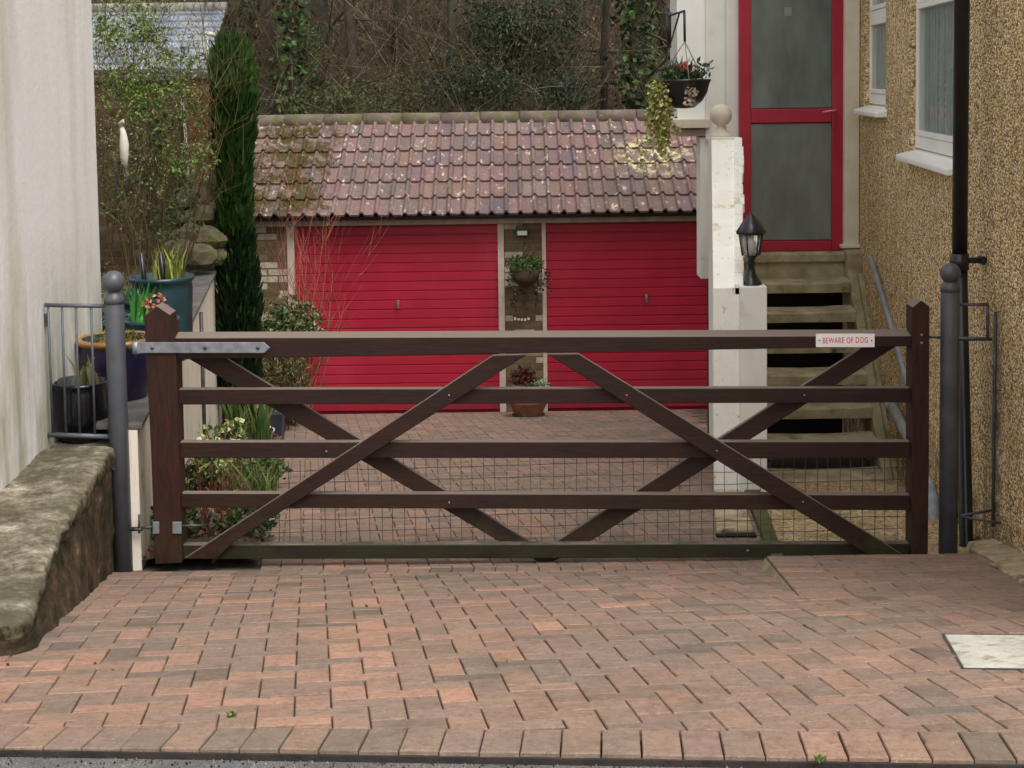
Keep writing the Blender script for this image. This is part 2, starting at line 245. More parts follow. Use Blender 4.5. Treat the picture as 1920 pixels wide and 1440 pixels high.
# ------------------------------------------------------------------ mesh helpers
class MB:
    def __init__(s): s.v = []; s.f = []; s.c = []; s.sm = []; s.hascol = False
    def add(s, vs, fs, col=None, smooth=False):
        o = len(s.v); s.v += [tuple(p) for p in vs]
        for f in fs: s.f.append(tuple(i + o for i in f)); s.c.append(col or (1, 1, 1, 1)); s.sm.append(smooth)
        if col: s.hascol = True
    def box(s, a, b, col=None):
        x0, y0, z0 = a; x1, y1, z1 = b
        s.hexa([(x0, y0, z0), (x1, y0, z0), (x1, y1, z0), (x0, y1, z0), (x0, y0, z1), (x1, y0, z1), (x1, y1, z1), (x0, y1, z1)], col)
    def hexa(s, p, col=None): s.add(p, [(0, 3, 2, 1), (4, 5, 6, 7), (0, 1, 5, 4), (1, 2, 6, 5), (2, 3, 7, 6), (3, 0, 4, 7)], col)
    def prism(s, pts, y0, y1, col=None):
        """polygon of (x,z) extruded from y0 to y1"""
        n = len(pts); vs = [(p[0], y0, p[1]) for p in pts] + [(p[0], y1, p[1]) for p in pts]
        s.add(vs, [tuple(range(n)), tuple(range(2 * n - 1, n - 1, -1))] + [(i, i + n, (i + 1) % n + n, (i + 1) % n) for i in range(n)], col)
    def prismz(s, pts, z0, z1, col=None):
        n = len(pts); vs = [(p[0], p[1], z0) for p in pts] + [(p[0], p[1], z1) for p in pts]
        s.add(vs, [tuple(range(n - 1, -1, -1)), tuple(range(n, 2 * n))] + [(i, (i + 1) % n, (i + 1) % n + n, i + n) for i in range(n)], col)
    def tube(s, pts, r, n=8, col=None, cap=True):
        pts = [Vector(p) for p in pts]; rs = r if isinstance(r, (list, tuple)) else [r] * len(pts); vs = []; fs = []
        up = None
        for i, p in enumerate(pts):
            d = (pts[min(i + 1, len(pts) - 1)] - pts[max(i - 1, 0)])
            if d.length < 1e-9: d = Vector((0, 0, 1))
            d.normalize()
            if up is None: up = d.orthogonal()
            a = (up - d * up.dot(d)); a = a.normalized() if a.length > 1e-6 else d.orthogonal().normalized(); up = a; b = d.cross(a)
            for k in range(n):
                t = 2 * math.pi * k / n; vs.append(p + (a * math.cos(t) + b * math.sin(t)) * rs[i])
        for i in range(len(pts) - 1):
            for k in range(n): fs.append((i * n + k, i * n + (k + 1) % n, (i + 1) * n + (k + 1) % n, (i + 1) * n + k))
        if cap: fs.append(tuple(range(n - 1, -1, -1))); fs.append(tuple((len(pts) - 1) * n + k for k in range(n)))
        s.add(vs, fs, col, True)
    def lathe(s, prof, c, n=24, col=None, axis='z'):
        vs = []; fs = []; m_ = len(prof)
        for r, z in prof:
            for k in range(n):
                t = 2 * math.pi * k / n; vs.append((c[0] + r * math.cos(t), c[1] + r * math.sin(t), c[2] + z))
        for i in range(m_ - 1):
            for k in range(n): fs.append((i * n + k, i * n + (k + 1) % n, (i + 1) * n + (k + 1) % n, (i + 1) * n + k))
        fs.append(tuple(range(n - 1, -1, -1))); fs.append(tuple((m_ - 1) * n + k for k in range(n)))
        s.add(vs, fs, col, True)
    def leaf(s, p, size, col, up=0.0, asp=.6):
        d = Vector((U(-1, 1), U(-1, 1), U(-1, 1) + up)); d = d.normalized() if d.length > .01 else Vector((0, 0, 1))
        e = d.orthogonal().normalized(); e.rotate(Matrix.Rotation(U(0, 6.28), 3, d)); p = Vector(p); L = size * U(.7, 1.3); W = L * asp * .5; nn = d.cross(e) * (L * .12)
        s.add([p, p + d * L * .5 + e * W + nn, p + d * L, p + d * L * .5 - e * W + nn], [(0, 1, 2), (0, 2, 3)], col)
    def build(s, name, mat, parent=None, bevel=0, seg=2, autosmooth=False):
        me = bpy.data.meshes.new(name); me.from_pydata(s.v, [], s.f)
        me.polygons.foreach_set('use_smooth', s.sm)
        if s.hascol:
            a = me.color_attributes.new('Col', 'FLOAT_COLOR', 'CORNER'); buf = []
            for f, c in zip(s.f, s.c): buf += list(c) * len(f)
            a.data.foreach_set('color', buf)
        me.materials.append(mat); me.update()
        o = bpy.data.objects.new(name, me); COL.objects.link(o)
        if parent: adopt(o, parent)
        if bevel:
            b = o.modifiers.new('bevel', 'BEVEL'); b.width = bevel; b.segments = seg; b.limit_method = 'ANGLE'; b.angle_limit = .6
        if autosmooth:
            for p_ in me.polygons: p_.use_smooth = True
        return o
def adopt(o, p):
    o.parent = p
    if p.type == 'EMPTY': o.matrix_parent_inverse = Matrix.Translation(-p.location)
def tag(o, label, cat, group=None, kind=None):
    if label: o['label'] = label
    if cat: o['category'] = cat
    if group: o['group'] = group
    if kind: o['kind'] = kind
    return o
def thing(name, loc, label, cat, group=None):
    o = bpy.data.objects.new(name, None); o.location = loc; o.empty_display_size = .1; COL.objects.link(o); return tag(o, label, cat, group)
def structure(name, mb, mat, label, cat, **k):
    return tag(mb.build(name, mat, **k), label, cat, None, 'structure')
def fbm(x, y, z, s=1.0): return noise.fractal(Vector((x * s, y * s, z * s)), 1.0, 2.0, 4)
def vary(c, a=.15):
    k = U(1 - a, 1 + a); return (c[0] * k * U(.94, 1.06), c[1] * k, c[2] * k * U(.9, 1.1), 1)

# ------------------------------------------------------------------ the ground
PROF = [(-40, .6), (0, .05), (3.0, .0), (3.6, -.0), (3.9, -.04), (4.4, -.115), (5.0, -.215), (5.7, -.36), (6.35, -.51), (6.95, -.645), (9.0, -.91), (15.64, -1.852), (17.5, -1.93), (60, -1.93)]
def G(x, y):
    for (a, za), (b, zb) in zip(PROF, PROF[1:]):
        if y <= b: t = (y - a) / (b - a); return za + (zb - za) * t
    return PROF[-1][1]
def flat(px, py):
    a, b = pt(px, py, 1), pt(px, py, 2); t = a.z / (a.z - b.z); q = a + (b - a) * t; return Vector((q.x, q.y, 0))
_k0, _k1 = flat(0, 1397), flat(1920, 1425)
KD = (_k1 - _k0).normalized(); KN = Vector((-KD.y, KD.x, 0)); K0 = _k0 + KD * (-_k0.x / KD.x)   # kerb direction and its normal
ys = [-6, -3, 0, 1.5, 2.5, 3, 3.3]
mb = MB(); xs = [-30, -12, -6, -4, -3, -2, -1.5, -1, -.5, 0, .5, 1, 1.5, 2, 3, 4, 6, 12, 30]; rows = []
for q in [-12, -6, -3, -1.5, -.8, -.4, -.002]:
    rows.append([K0 + KD * x_ + KN * q + Vector((0, 0, -.028 - abs(q) * .012)) for x_ in xs])
vs = [p for r in rows for p in r]; nx = len(xs)

mb.add(vs, [(i * nx + j, i * nx + j + 1, (i + 1) * nx + j + 1, (i + 1) * nx + j) for i in range(len(rows) - 1) for j in range(nx - 1)])
structure('road', mb, M['asphalt'], 'grey worn tarmac road surface at the bottom edge', 'road')
# wide earth sheet out to the horizon, under everything
mb = MB(); gx = [-150, -60, -20, -9, 9, 20, 60, 150]; gy = [-60, -10, 3.6, 5, 7, 15.6, 18.4]
mb.add([(x_, y_, G(x_, y_) - .14) for y_ in gy for x_ in gx], [(i * 8 + j, i * 8 + j + 1, (i + 1) * 8 + j + 1, (i + 1) * 8 + j) for i in range(6) for j in range(7)])
structure('ground', mb, M['soil'], 'dark bare earth under the plots', 'ground')

DD = Vector((-.137, 1, 0)).normalized(); DN = Vector((1, .137, 0)).normalized()      # the drive runs slightly left
def clip(poly, a, nrm):
    """keep the side where (p-a).nrm >= 0"""
    out = []
    for i, p in enumerate(poly):
        q = poly[(i + 1) % len(poly)]; dp = (p - a).dot(nrm); dq = (q - a).dot(nrm)
        if dp >= 0: out.append(p)
        if (dp > 0) != (dq > 0) and abs(dp - dq) > 1e-9: out.append(p + (q - p) * (dp / (dp - dq)))
    return out
def inset(poly, d):
    c = sum(poly, Vector((0, 0, 0))) / len(poly); out = []
    n_ = len(poly)
    for i, p in enumerate(poly):
        a = (p - poly[i - 1]); b = (poly[(i + 1) % n_] - p)
        if a.length < 1e-6 or b.length < 1e-6: out.append(p + (c - p) * .05); continue
        a.normalize(); b.normalize(); na = Vector((-a.y, a.x, 0)); nb = Vector((-b.y, b.x, 0)); k = 1 + na.dot(nb)
        out.append(p + (na + nb) * (d / max(k, .3)))
    return out
def paver(mb, poly, col, zf, jit=.0015):
    if len(poly) < 3: return
    ar = sum(poly[i].x * poly[(i + 1) % len(poly)].y - poly[(i + 1) % len(poly)].x * poly[i].y for i in range(len(poly))) / 2
    if ar < .0015: return
    a = inset(poly, U(.0014, .0026)); b = inset(poly, .0045); dz = U(-jit, jit); tx = U(-.006, .006); ty = U(-.006, .006)
    c = sum(poly, Vector((0, 0, 0))) / len(poly)
    fz = lambda p: zf(p.x, p.y) + dz + (p.x - c.x) * tx + (p.y - c.y) * ty
    n_ = len(a); vs = [(p.x, p.y, fz(p)) for p in b] + [(p.x, p.y, fz(p) - .0035) for p in a] + [(p.x, p.y, fz(p) - .045) for p in a]
    fs = [tuple(range(n_))] + [(i, i + n_, (i + 1) % n_ + n_, (i + 1) % n_) for i in range(n_)] + [(i + n_, i + 2 * n_, (i + 1) % n_ + 2 * n_, (i + 1) % n_ + n_) for i in range(n_)]
    fs = [fs[0]] + [tuple(reversed(f)) for f in fs[1:]]
    mb.add(vs, fs, col)
PC = [rgb(166, 122, 102), rgb(158, 122, 104), rgb(146, 120, 106), rgb(134, 116, 104), rgb(154, 125, 109), rgb(110, 104, 98), rgb(192, 126, 94), rgb(180, 122, 96), rgb(150, 122, 108)]
PCW = [.2, .2, .16, .1, .14, .06, .05, .05, .12]
def pcol(x=0, y=0):
    c = random.choices(PC, PCW)[0]
    if y < 4.6 and x < -.2 and R() < .35: c = random.choice(PC[6:8])
    return vary(c, .1)
WX = lambda y: 1.689 + .085 * y          # the tan house wall
# left boundary of the paving: low wall in front of the gate, planting bed behind it
def herring(mb, halfplanes, x0, x1, y0, y1, zf):
    O = Vector((-.02, 7.0, 0))
    for i in range(-60, 150):
        for j in range(-60, 150):
            k = (i - j) % 4
            if k == 0: ce = [(i, j), (i + 2, j), (i + 2, j + 1), (i, j + 1)]
            elif k == 3: ce = [(i, j), (i + 1, j), (i + 1, j + 2), (i, j + 2)]
            else: continue
            poly = [O + DN * (a * .1) + DD * (b * .072) for a, b in ce]
            cx, cy = poly[0].x, poly[0].y
            if not (x0 < cx < x1 and y0 < cy < y1): continue
            for a, nn in halfplanes:
                poly = clip(poly, a, nn)
                if len(poly) < 3: break
            if len(poly) >= 3: paver(mb, poly, pcol(cx, cy), zf)
mb = MB()
S1 = K0 + KN * .178
# soldier course beside the road
for k in range(-46, 46):
    a = K0 + KD * (k * .1); poly = [a, a + KD * .1, a + KD * .1 + KN * .175, a + KN * .175]
    poly = [p + Vector((0, U(-.002, .002), 0)) for p in poly]
    paver(mb, poly, vary(random.choices(PC[:6], [.15, .2, .2, .2, .25, .08])[0], .1), lambda x, y: G(x, y) + (0 if True else 0))
GATE = 6.62
padA = Vector((1.09, 5.55, 0)); padB = Vector((1.02, 6.62, 0))
herring(mb, [(S1, KN), (Vector((0, GATE, 0)), Vector((0, -1, 0)))], -2.6, 3.2, 3.4, 6.9, G)
# single straight course along the gate, then herringbone again inside
for k in range(-24, 24):
    p0 = Vector((k * .1, GATE + .004, 0)); poly = [p0, p0 + Vector((.1, 0, 0)), p0 + Vector((.1, .2, 0)), p0 + Vector((0, .2, 0))]
    paver(mb, poly, vary(random.choice(PC[:6]), .1), G)
BA = Vector((-1.24, 6.95, 0)); BN = Vector((1, .137, 0)).normalized()
herring(mb, [(Vector((0, GATE + .21, 0)), Vector((0, 1, 0))), (BA + Vector((.02, 0, 0)), BN), (Vector((0, 15.5, 0)), Vector((0, -1, 0)))], -2.8, 1.75, 6.6, 15.6, G)
drive = structure('driveway', mb, M['paver'], 'red and grey herringbone block paving sloping down to the garages', 'driveway')
mb = MB(); ry = [3.66, 4.3, 5, 5.8, 6.4, 6.95, 9, 12, 15.64]
for x0, x1 in ((-5, -1.25), (-1.25, 1.2), (1.2, 2.9)):
    mb.add([(x_, y_, G(x_, y_) - .011) for y_ in ry for x_ in (x0, x1)], [(2 * i, 2 * i + 1, 2 * i + 3, 2 * i + 2) for i in range(len(ry) - 1)])
structure('paving_bed', mb, M['joint'], 'dark sandy joints between the paving blocks', 'paving bed')
mb = MB(); a = K0 + KD * -6 - KN * .006; b = K0 + KD * 6 - KN * .006
mb.hexa([a + Vector((0, 0, -.12)), b + Vector((0, 0, -.12)), b + KN * .012 + Vector((0, 0, -.12)), a + KN * .012 + Vector((0, 0, -.12)), a + Vector((0, 0, -.012)), b + Vector((0, 0, -.012)), b + KN * .012 + Vector((0, 0, -.012)), a + KN * .012 + Vector((0, 0, -.012))])
structure('kerb', mb, simple('shadow-darkened brick edge', rgb(52, 42, 36), rgb(34, 29, 26), 12, .95, .6, 60), 'dropped edge between the paving and the road, coloured dark as its shadow', 'kerb')  # edge colour darkened to paint in the shadow band below the soldier course
# raised pad of paving to the right, with a mortar cheek that grows towards the gate
mb = MB(); mc = MB()
def padz(x, y): return G(x, y) + max(0, min(1, (y - 5.55) / 1.2)) * .055
e0, e1 = Vector((1.075, 5.55, 0)), Vector((1.135, 6.66, 0)); en = Vector((1, -.054, 0)).normalized()
for j in range(0, 12):
    a = e0 + (e1 - e0) * (j / 12); b = e0 + (e1 - e0) * ((j + 1) / 12)
    paver(mb, [a, a + en * .2, b + en * .2, b], pcol(), padz)
for r_ in range(11):
    for k in range(-1, 7):
        a = Vector((1.29 + k * .2 + (r_ % 2) * .1 + r_ * .005, 5.56 + r_ * .1, 0)); poly = [a, a + Vector((.2, 0, 0)), a + Vector((.2, .1, 0)), a + Vector((0, .1, 0))]
        poly = clip(poly, Vector((1.283, a.y, 0)), Vector((1, -.02, 0)).normalized())
        if len(poly) > 2: poly = clip(poly, Vector((WX(6) - .14, 6, 0)), Vector((-1, .085, 0)).normalized())
        if len(poly) > 2 and a.y < 6.62: paver(mb, poly, vary(random.choice([PC[0], PC[1], PC[2], PC[8]]), .1), padz)
vs = []
for j in range(13):
    p = e0 + (e1 - e0) * (j / 12); vs += [(p.x - .012 - j * .0022, p.y, G(p.x, p.y) - .03), (p.x - .004, p.y, padz(p.x, p.y) - .008), (p.x + 1.28, p.y, padz(p.x, p.y) - .013)]
fs = []; fs2 = []
for j in range(12): fs += [(3 * j, 3 * j + 1, 3 * j + 4, 3 * j + 3)[::-1]]; fs2.append((3 * j + 1, 3 * j + 2, 3 * j + 5, 3 * j + 4))
mc.add(vs, fs); md_ = MB(); md_.add(vs, fs2); structure('raised_bed', md_, M['joint'], 'sandy bed under the raised paving', 'paving bed')
structure('raised_paving', mb, M['paver'], 'slightly raised strip of block paving at the right by the tan house', 'paving')
structure('paving_edge', mc, M['step'], 'mossy mortar cheek beside the raised paving', 'kerb')
# worn concrete strip against the tan wall, planks of pale mortar
mb = MB(); 
for k in range(7):
    y0 = 5.3 + k * .25; y1 = y0 + .24; o = U(.12, .22)
    mb.hexa([(WX(y0) - o, y0, padz(2, y0) - .04), (WX(y0) + .05, y0, padz(2, y0) - .04), (WX(y1) + .05, y1, padz(2, y1) - .04), (WX(y1) - o * U(.8, 1.1), y1, padz(2, y1) - .04),
             (WX(y0) - o, y0, padz(2, y0) + .008), (WX(y0) + .05, y0, padz(2, y0) + .03), (WX(y1) + .05, y1, padz(2, y1) + .03), (WX(y1) - o * U(.8, 1.1), y1, padz(2, y1) + .008)])
structure('wall_footing', mb, M['pale_concrete'], 'worn pale mortar strip where the paving meets the tan house', 'footing', bevel=.006)
# pebble concrete at the foot of the steps
mb = MB(); P = [(1.25, 6.9), (WX(6.9), 6.9), (WX(10), 10), (1.6, 10)]
mb.add([(x_, y_, G(x_, y_) + .004) for x_, y_ in P], [(0, 1, 2, 3)])
structure('path', mb, M['pebble_ground'], 'pebbly concrete path between the gate and the steps', 'path')
mb = MB(); mb.hexa([(1.20, 6.9, -.7), (1.26, 6.9, -.7), (1.50, 9.0, -.95), (1.40, 9.0, -.95), (1.20, 6.9, G(0, 6.9) + .03), (1.26, 6.9, G(0, 6.9) + .03), (1.50, 9.0, G(0, 9) + .035), (1.40, 9.0, G(0, 9) + .035)])
structure('path_edging', mb, simple('mossy edging', rgb(84, 80, 42), rgb(66, 66, 34), 9, .95, .6, 50), 'mossy green edging strip left of the pebbly path', 'edging', bevel=.008)
# planting bed and its soil
mb = MB(); by = [6.97 + i * .35 for i in range(25)]; vs = []; 
for y_ in by:
    d_ = y_ - 6.95; xl = -1.79 - .137 * d_ - .02; xr = -1.235 - .137 * d_
    for t in range(6):
        x_ = xl + (xr - xl) * t / 5; vs.append((x_, y_, G(x_, y_) + .03 + .04 * math.sin(math.pi * t / 5) + .02 * fbm(x_, y_, 0, 4)))
mb.add(vs, [(i * 6 + j, i * 6 + j + 1, (i + 1) * 6 + j + 1, (i + 1) * 6 + j) for i in range(len(by) - 1) for j in range(5)], None, True)
structure('planting_bed', mb, M['soil'], 'dark soil of the narrow bed left of the drive', 'flower bed')
# upper terrace behind the railing
TZ = -.06
mb = MB(); mb.prismz([(-1.84, 6.97), (-1.84 - .137 * 7.2, 14.2), (-9, 14.2), (-9, 6.97)], -.6, TZ)
structure('terrace', mb, M['terrace'], 'raised terrace ground behind the railing where the pots stand', 'terrace')
# hillside
mb = MB(); nx_, ny_ = 70, 50; vs = []
for j in range(ny_):
    for i in range(nx_):
        x_ = -22 + 44 * i / (nx_ - 1); y_ = 18.2 + 34 * (j / (ny_ - 1)) ** 1.4
        z_ = -.9 + (y_ - 18.2) * .52 + .45 * fbm(x_, y_, 0, .35) + .12 * fbm(x_, y_, 3, 1.5)
        if x_ > 0: z_ += .0
        vs.append((x_, y_, z_))
mb.add(vs, [(j * nx_ + i, j * nx_ + i + 1, (j + 1) * nx_ + i + 1, (j + 1) * nx_ + i) for j in range(ny_ - 1) for i in range(nx_ - 1)], None, True)
structure('hillside', mb, M['litter'], 'brown leaf-littered wooded slope rising behind the garages', 'hillside')
def HZ(x_, y_): return -.9 + (y_ - 18.2) * .52 + .45 * fbm(x_, y_, 0, .35)

# ------------------------------------------------------------------ left neighbour building and low wall
mb = MB(); LX = -2.17
mb.prismz([(LX + .08, 3.2), (LX, 6.4), (-2.215, 7.05), (-2.25, 8.1), (-7, 8.1), (-7, 3.2)], -1.0, 6.5)
tag(mb.build('rendered_building', M['left_render'], bevel=.01), 'tall off-white rendered building with greenish rain streaks at the left edge', 'building')
lw = thing('low_wall', (-1.9, 5.8, -.3), 'low cement-capped wall crumbling beside the rendered building in front of the railing', 'wall')
def itp(k, y_):
    if y_ <= k[0][0]: return k[0][1]
    for (a, xa), (b, xb) in zip(k, k[1:]):
        if y_ <= b: return xa + (xb - xa) * (y_ - a) / (b - a)
    return k[-1][1]
XT = [(4.56, -1.80), (4.6, -1.66), (4.64, -1.60), (4.7, -1.57), (5.0, -1.64), (5.24, -1.69), (5.7, -1.765), (6.07, -1.80), (6.41, -1.848), (6.9, -1.895)]
XB = [(4.56, -1.80), (4.64, -1.60), (4.75, -1.565), (5.03, -1.60), (5.8, -1.71), (6.78, -1.885), (6.9, -1.90)]
yy = [4.56, 4.57, 4.58, 4.6, 4.62, 4.64, 4.67] + [4.7 + i * .022 for i in range(101)]
cap = MB(); vs = []; NT_ = 34; NC = NT_ + 7
for y_ in yy:
    e = itp(XT, y_) + .016 * fbm(0, y_, 1, 6) + .007 * fbm(2, y_, 1, 22); th = .055 + .03 * fbm(3, y_, 2, 3) + .012 * fbm(3, y_, 2, 16) + .02 * max(0, y_ - 5.4)
    for t in range(NC):
        if t < NT_:
            q = t / (NT_ - 1); x_ = -2.3 + (e + 2.3) * q; z_ = -.038 + .010 * fbm(x_, y_, 0, 5) + .006 * fbm(x_, y_, 5, 22) - .012 * max(0, q - .9) * 10 * q - .03 * max(0, (4.62 - y_) / .06)
        else:
            q = (t - NT_ + 1) / 7; x_ = e + .012 * math.sin(min(1, q * 2.5) * math.pi / 2) - .022 * max(0, q - .55) + .006 * fbm(t * .5, y_, 4, 14); z_ = -.05 + .006 * fbm(e, y_, 0, 9) - th * q
        vs.append((x_, y_, z_))
cap.add(vs, [(i * NC + j, i * NC + j + 1, (i + 1) * NC + j + 1, (i + 1) * NC + j) for i in range(len(yy) - 1) for j in range(NC - 1)], None, True)
fr = [(x_, 4.563, min(z_, -.1) - .08) for (x_, _, z_) in vs[:NC]]
cap.add([v_ for v_ in vs[:NC]] + fr, [(j, j + NC, j + 1 + NC, j + 1) for j in range(NC - 1)], None, True)
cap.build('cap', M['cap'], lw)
fa = MB(); vs = []; NS = 16
for y_ in yy:
    e = itp(XT, y_) - .004; b_ = itp(XB, y_)
    for t in range(NS):
        q = t / (NS - 1); zt = -.085; zb = G(0, y_) - .04; vs.append((e + (b_ - e) * q + .012 * fbm(q * .5, y_, 9, 5) + .006 * fbm(q * .5, y_, 2, 18), y_, zt + (zb - zt) * q))
fa.add(vs, [(i * NS + j, i * NS + j + 1, (i + 1) * NS + j + 1, (i + 1) * NS + j) for i in range(len(yy) - 1) for j in range(NS - 1)], None, True)
fa.build('side_face', M['flaking'], lw)

# ------------------------------------------------------------------ cream retaining wall along the drive
rw = thing('garden_wall', (-1.8, 7.0, -.6), 'cream painted retaining wall with slate coping between terrace and flower bed', 'wall')
def wl(d_, off=0): return Vector((-1.79 - .137 * d_ + off, 6.97 + d_, 0))
mb = MB(); a, b = wl(0), wl(7.1); a2, b2 = wl(0, -.1), wl(7.1, -.1)
mb.hexa([(a2.x, a2.y, -1), (a.x, a.y, -1), (b.x, b.y, -2.1), (b2.x, b2.y, -2.1), (a2.x, a2.y, .02), (a.x, a.y, .02), (b.x, b.y, .0), (b2.x, b2.y, .0)])
mb.build('wall_face', M['cream_wall'], rw)
mb = MB(); a, b = wl(-.0, .025), wl(7.1, .025); a2, b2 = wl(0, -.2), wl(7.1, -.26)
mb.hexa([(a2.x, a2.y, .023), (a.x, a.y, .023), (b.x, b.y, .003), (b2.x, b2.y, .003), (a2.x, a2.y, .05), (a.x, a.y, .05), (b.x, b.y, .03), (b2.x, b2.y, .03)])
mb.build('coping', M['coping'], rw, bevel=.006)
mb = MB(); p = wl(4.1, .015); mb.tube([(p.x, p.y, -.05), (p.x, p.y, -1.2)], .014, 8); mb.build('drain_pipe', M['galv_dark'], rw)

# ------------------------------------------------------------------ gate
YG = 6.95
gate = thing('field_gate', (0, YG, G(0, YG)), 'wide dark brown stained five-bar wooden gate closed across the driveway', 'gate')
def gp(px, py, Y=YG): p = pt(px, py, Y); return (p.x, p.z)
def gpoly(name, pts, y0, y1, mat, parent=gate, bevel=.004):
    mb = MB(); mb.prism([gp(a, b, y0) for a, b in pts][::-1], y0, y1); return mb.build(name, mat, parent, bevel)
gpoly('stile', [(270, 592), (293, 573), (319, 590), (330, 660), (341, 1056), (291, 1058), (283, 850)], 6.905, 7.03, M['gate_wood_v'])
gpoly('stile', [(1711, 576), (1727, 563), (1743, 575), (1742, 860), (1740, 1041), (1709, 1042)], 6.905, 7.02, M['gate_wood_v'])
# top rail tapers to the right and has a weathered bevelled top
mb = MB(); A = [pt(322, 634, 6.93), pt(322, 674, 6.93), pt(324, 674, 7.01), pt(324, 622, 7.01)]; B = [pt(1712, 630, 6.93), pt(1712, 649, 6.93), pt(1712, 649, 7.01), pt(1712, 617, 7.01)]
mb.add(A + B, [(0, 1, 5, 4), (1, 2, 6, 5), (2, 3, 7, 6), (3, 0, 4, 7), (3, 2, 1, 0), (4, 5, 6, 7)]); mb.build('rail', M['gate_wood'], gate, .003)
for (l0, l1, r0, r1) in ((730, 759, 727, 755), (829, 859, 828, 859), (925, 952, 928, 957)):
    gpoly('rail', [(327, l0), (1711, r0), (1711, r1), (327, l1)], 6.945, 6.995, M['gate_wood'])
gpoly('rail', [(336, 1022), (1711, 1019), (1711, 1045), (336, 1049)], 6.945, 6.995, M['gate_moss'])
gpoly('brace', [(345, 1048), (388, 1020), (925, 666), (990, 664), (440, 1015), (405, 1049)], 6.912, 6.943, M['gate_wood'])
gpoly('brace', [(1026, 664), (1084, 663), (1692, 1040), (1630, 1042)], 6.912, 6.943, M['gate_wood'])
gpoly('brace', [(352, 672), (422, 671), (1035, 1040), (1020, 1058), (1003, 1050), (940, 1018)], 6.997, 7.025, M['gate_wood'])
gpoly('brace', [(1617, 652), (1680, 650), (1100, 1020), (1050, 1048), (1022, 1057), (1030, 1024)], 6.9965, 7.0255, M['gate_wood'])
# bolts heads
def bolt(px, py, y_, parent, r=.006, mat=None):
    mb = MB(); p = pt(px, py, y_); mb.tube([(p.x, y_, p.z), (p.x, y_ - .006, p.z)], r, 8); return mb.build('bolt', mat or M['galv'], parent)
for px_, py_ in ((612, 846), (842, 741), (675, 828), (842, 942), (1175, 741), (1344, 845), (1505, 941), (1508, 741), (990, 656), (1050, 655), (1402, 1032)): bolt(px_, py_, 6.945 if (px_, py_) not in ((842, 741), (1175, 741), (1344, 845), (1505, 941)) else 6.912, gate, .005)
for py_ in (628, 643): bolt(1728, py_, 6.905, gate, .006)
# wire netting behind the lower rails
mb = MB(); x0 = X_(450, 7.03); x1 = X_(1710, 7.03); z1 = Z_(858, 7.03); z0 = Z_(1022, 7.03); k = 0; x_ = x0
while x_ < x1:
    xx = x_ + U(-.004, .004); mb.tube([(xx, 7.03, z0), (xx + U(-.004, .004), 7.03 + U(-.003, .003), (z0 + z1) / 2), (xx + U(-.003, .003), 7.03, z1)], .0019, 4, None, False); x_ += .055
z_ = z0 + .03
while z_ < z1:
    mb.tube([(x0 + i * (x1 - x0) / 30, 7.032, z_ + U(-.003, .003) + (x0 + i * (x1 - x0) / 30) * .0135) for i in range(31)], .0019, 4, None, False); z_ += .06
mb.build('wire_netting', M['galv_dark'], gate)
# strap hinge
h = gpoly('strap_hinge', [(262, 642), (495, 642), (506, 652), (495, 662), (262, 662)], 6.893, 6.901, M['galv'], gate, .002)
for px_ in (286, 385, 484): bolt(px_, 652, 6.893, h, .009, M['galv_dark'])
mb = MB(); p = pt(255, 652, 6.91); mb.tube([(p.x, p.y, p.z - .028), (p.x, p.y, p.z + .028)], .018, 12); mb.box((p.x, 6.895, p.z - .024), (X_(268, 6.9, 652), 6.905, p.z + .024)); mb.build('knuckle', M['galv'], h)
hb = gpoly('lower_hinge', [(286, 979), (298, 979), (298, 1001), (286, 1001)], 6.896, 6.906, M['galv'], gate, .002)
gpoly('hinge_plate', [(323, 979), (340, 979), (340, 1001), (323, 1001)], 6.896, 6.906, M['galv'], hb, .002)
mb = MB(); mb.tube([pt(258, 990, 6.93), pt(290, 988, 6.93)], .007, 8); mb.build('hinge_rod', M['galv_dark'], hb); mb = MB(); mb.tube([pt(338, 986, 6.94), pt(378, 985, 6.94)], .006, 8); mb.build('hinge_rod', M['galv_dark'], hb)
# sign
sg = gpoly('warning_sign', [(1530, 626), (1640, 626), (1640, 651), (1530, 651)], 6.922, 6.928, M['sign_white'], gate, .001)
sg['label'] = 'small white plate with red BEWARE OF DOG lettering screwed to the top rail'
fc = bpy.data.curves.new('lettering', 'FONT'); fc.body = 'BEWARE OF DOG'; fc.size = .046; fc.space_character = 1.12; fc.extrude = .0004; fc.offset = .0002; fc.align_x = 'CENTER'; fc.align_y = 'CENTER'
fo = bpy.data.objects.new('tmp_text', fc); COL.objects.link(fo); bpy.context.view_layer.update()
me = bpy.data.meshes.new_from_object(fo); bpy.data.objects.remove(fo); me.materials.clear(); me.materials.append(M['sign_red'])
me.transform(Matrix.Translation(pt(1585, 638.5, 6.9212)) @ Matrix.Rotation(-.0, 4, 'Y') @ Matrix.Rotation(math.pi / 2, 4, 'X') @ Matrix.Diagonal((.53, .85, 1, 1)))
lo = bpy.data.objects.new('lettering', me); COL.objects.link(lo); lo.parent = sg
bolt(1536, 638, 6.922, sg, .003, M['galv_dark']); bolt(1634, 638, 6.922, sg, .003, M['galv_dark'])

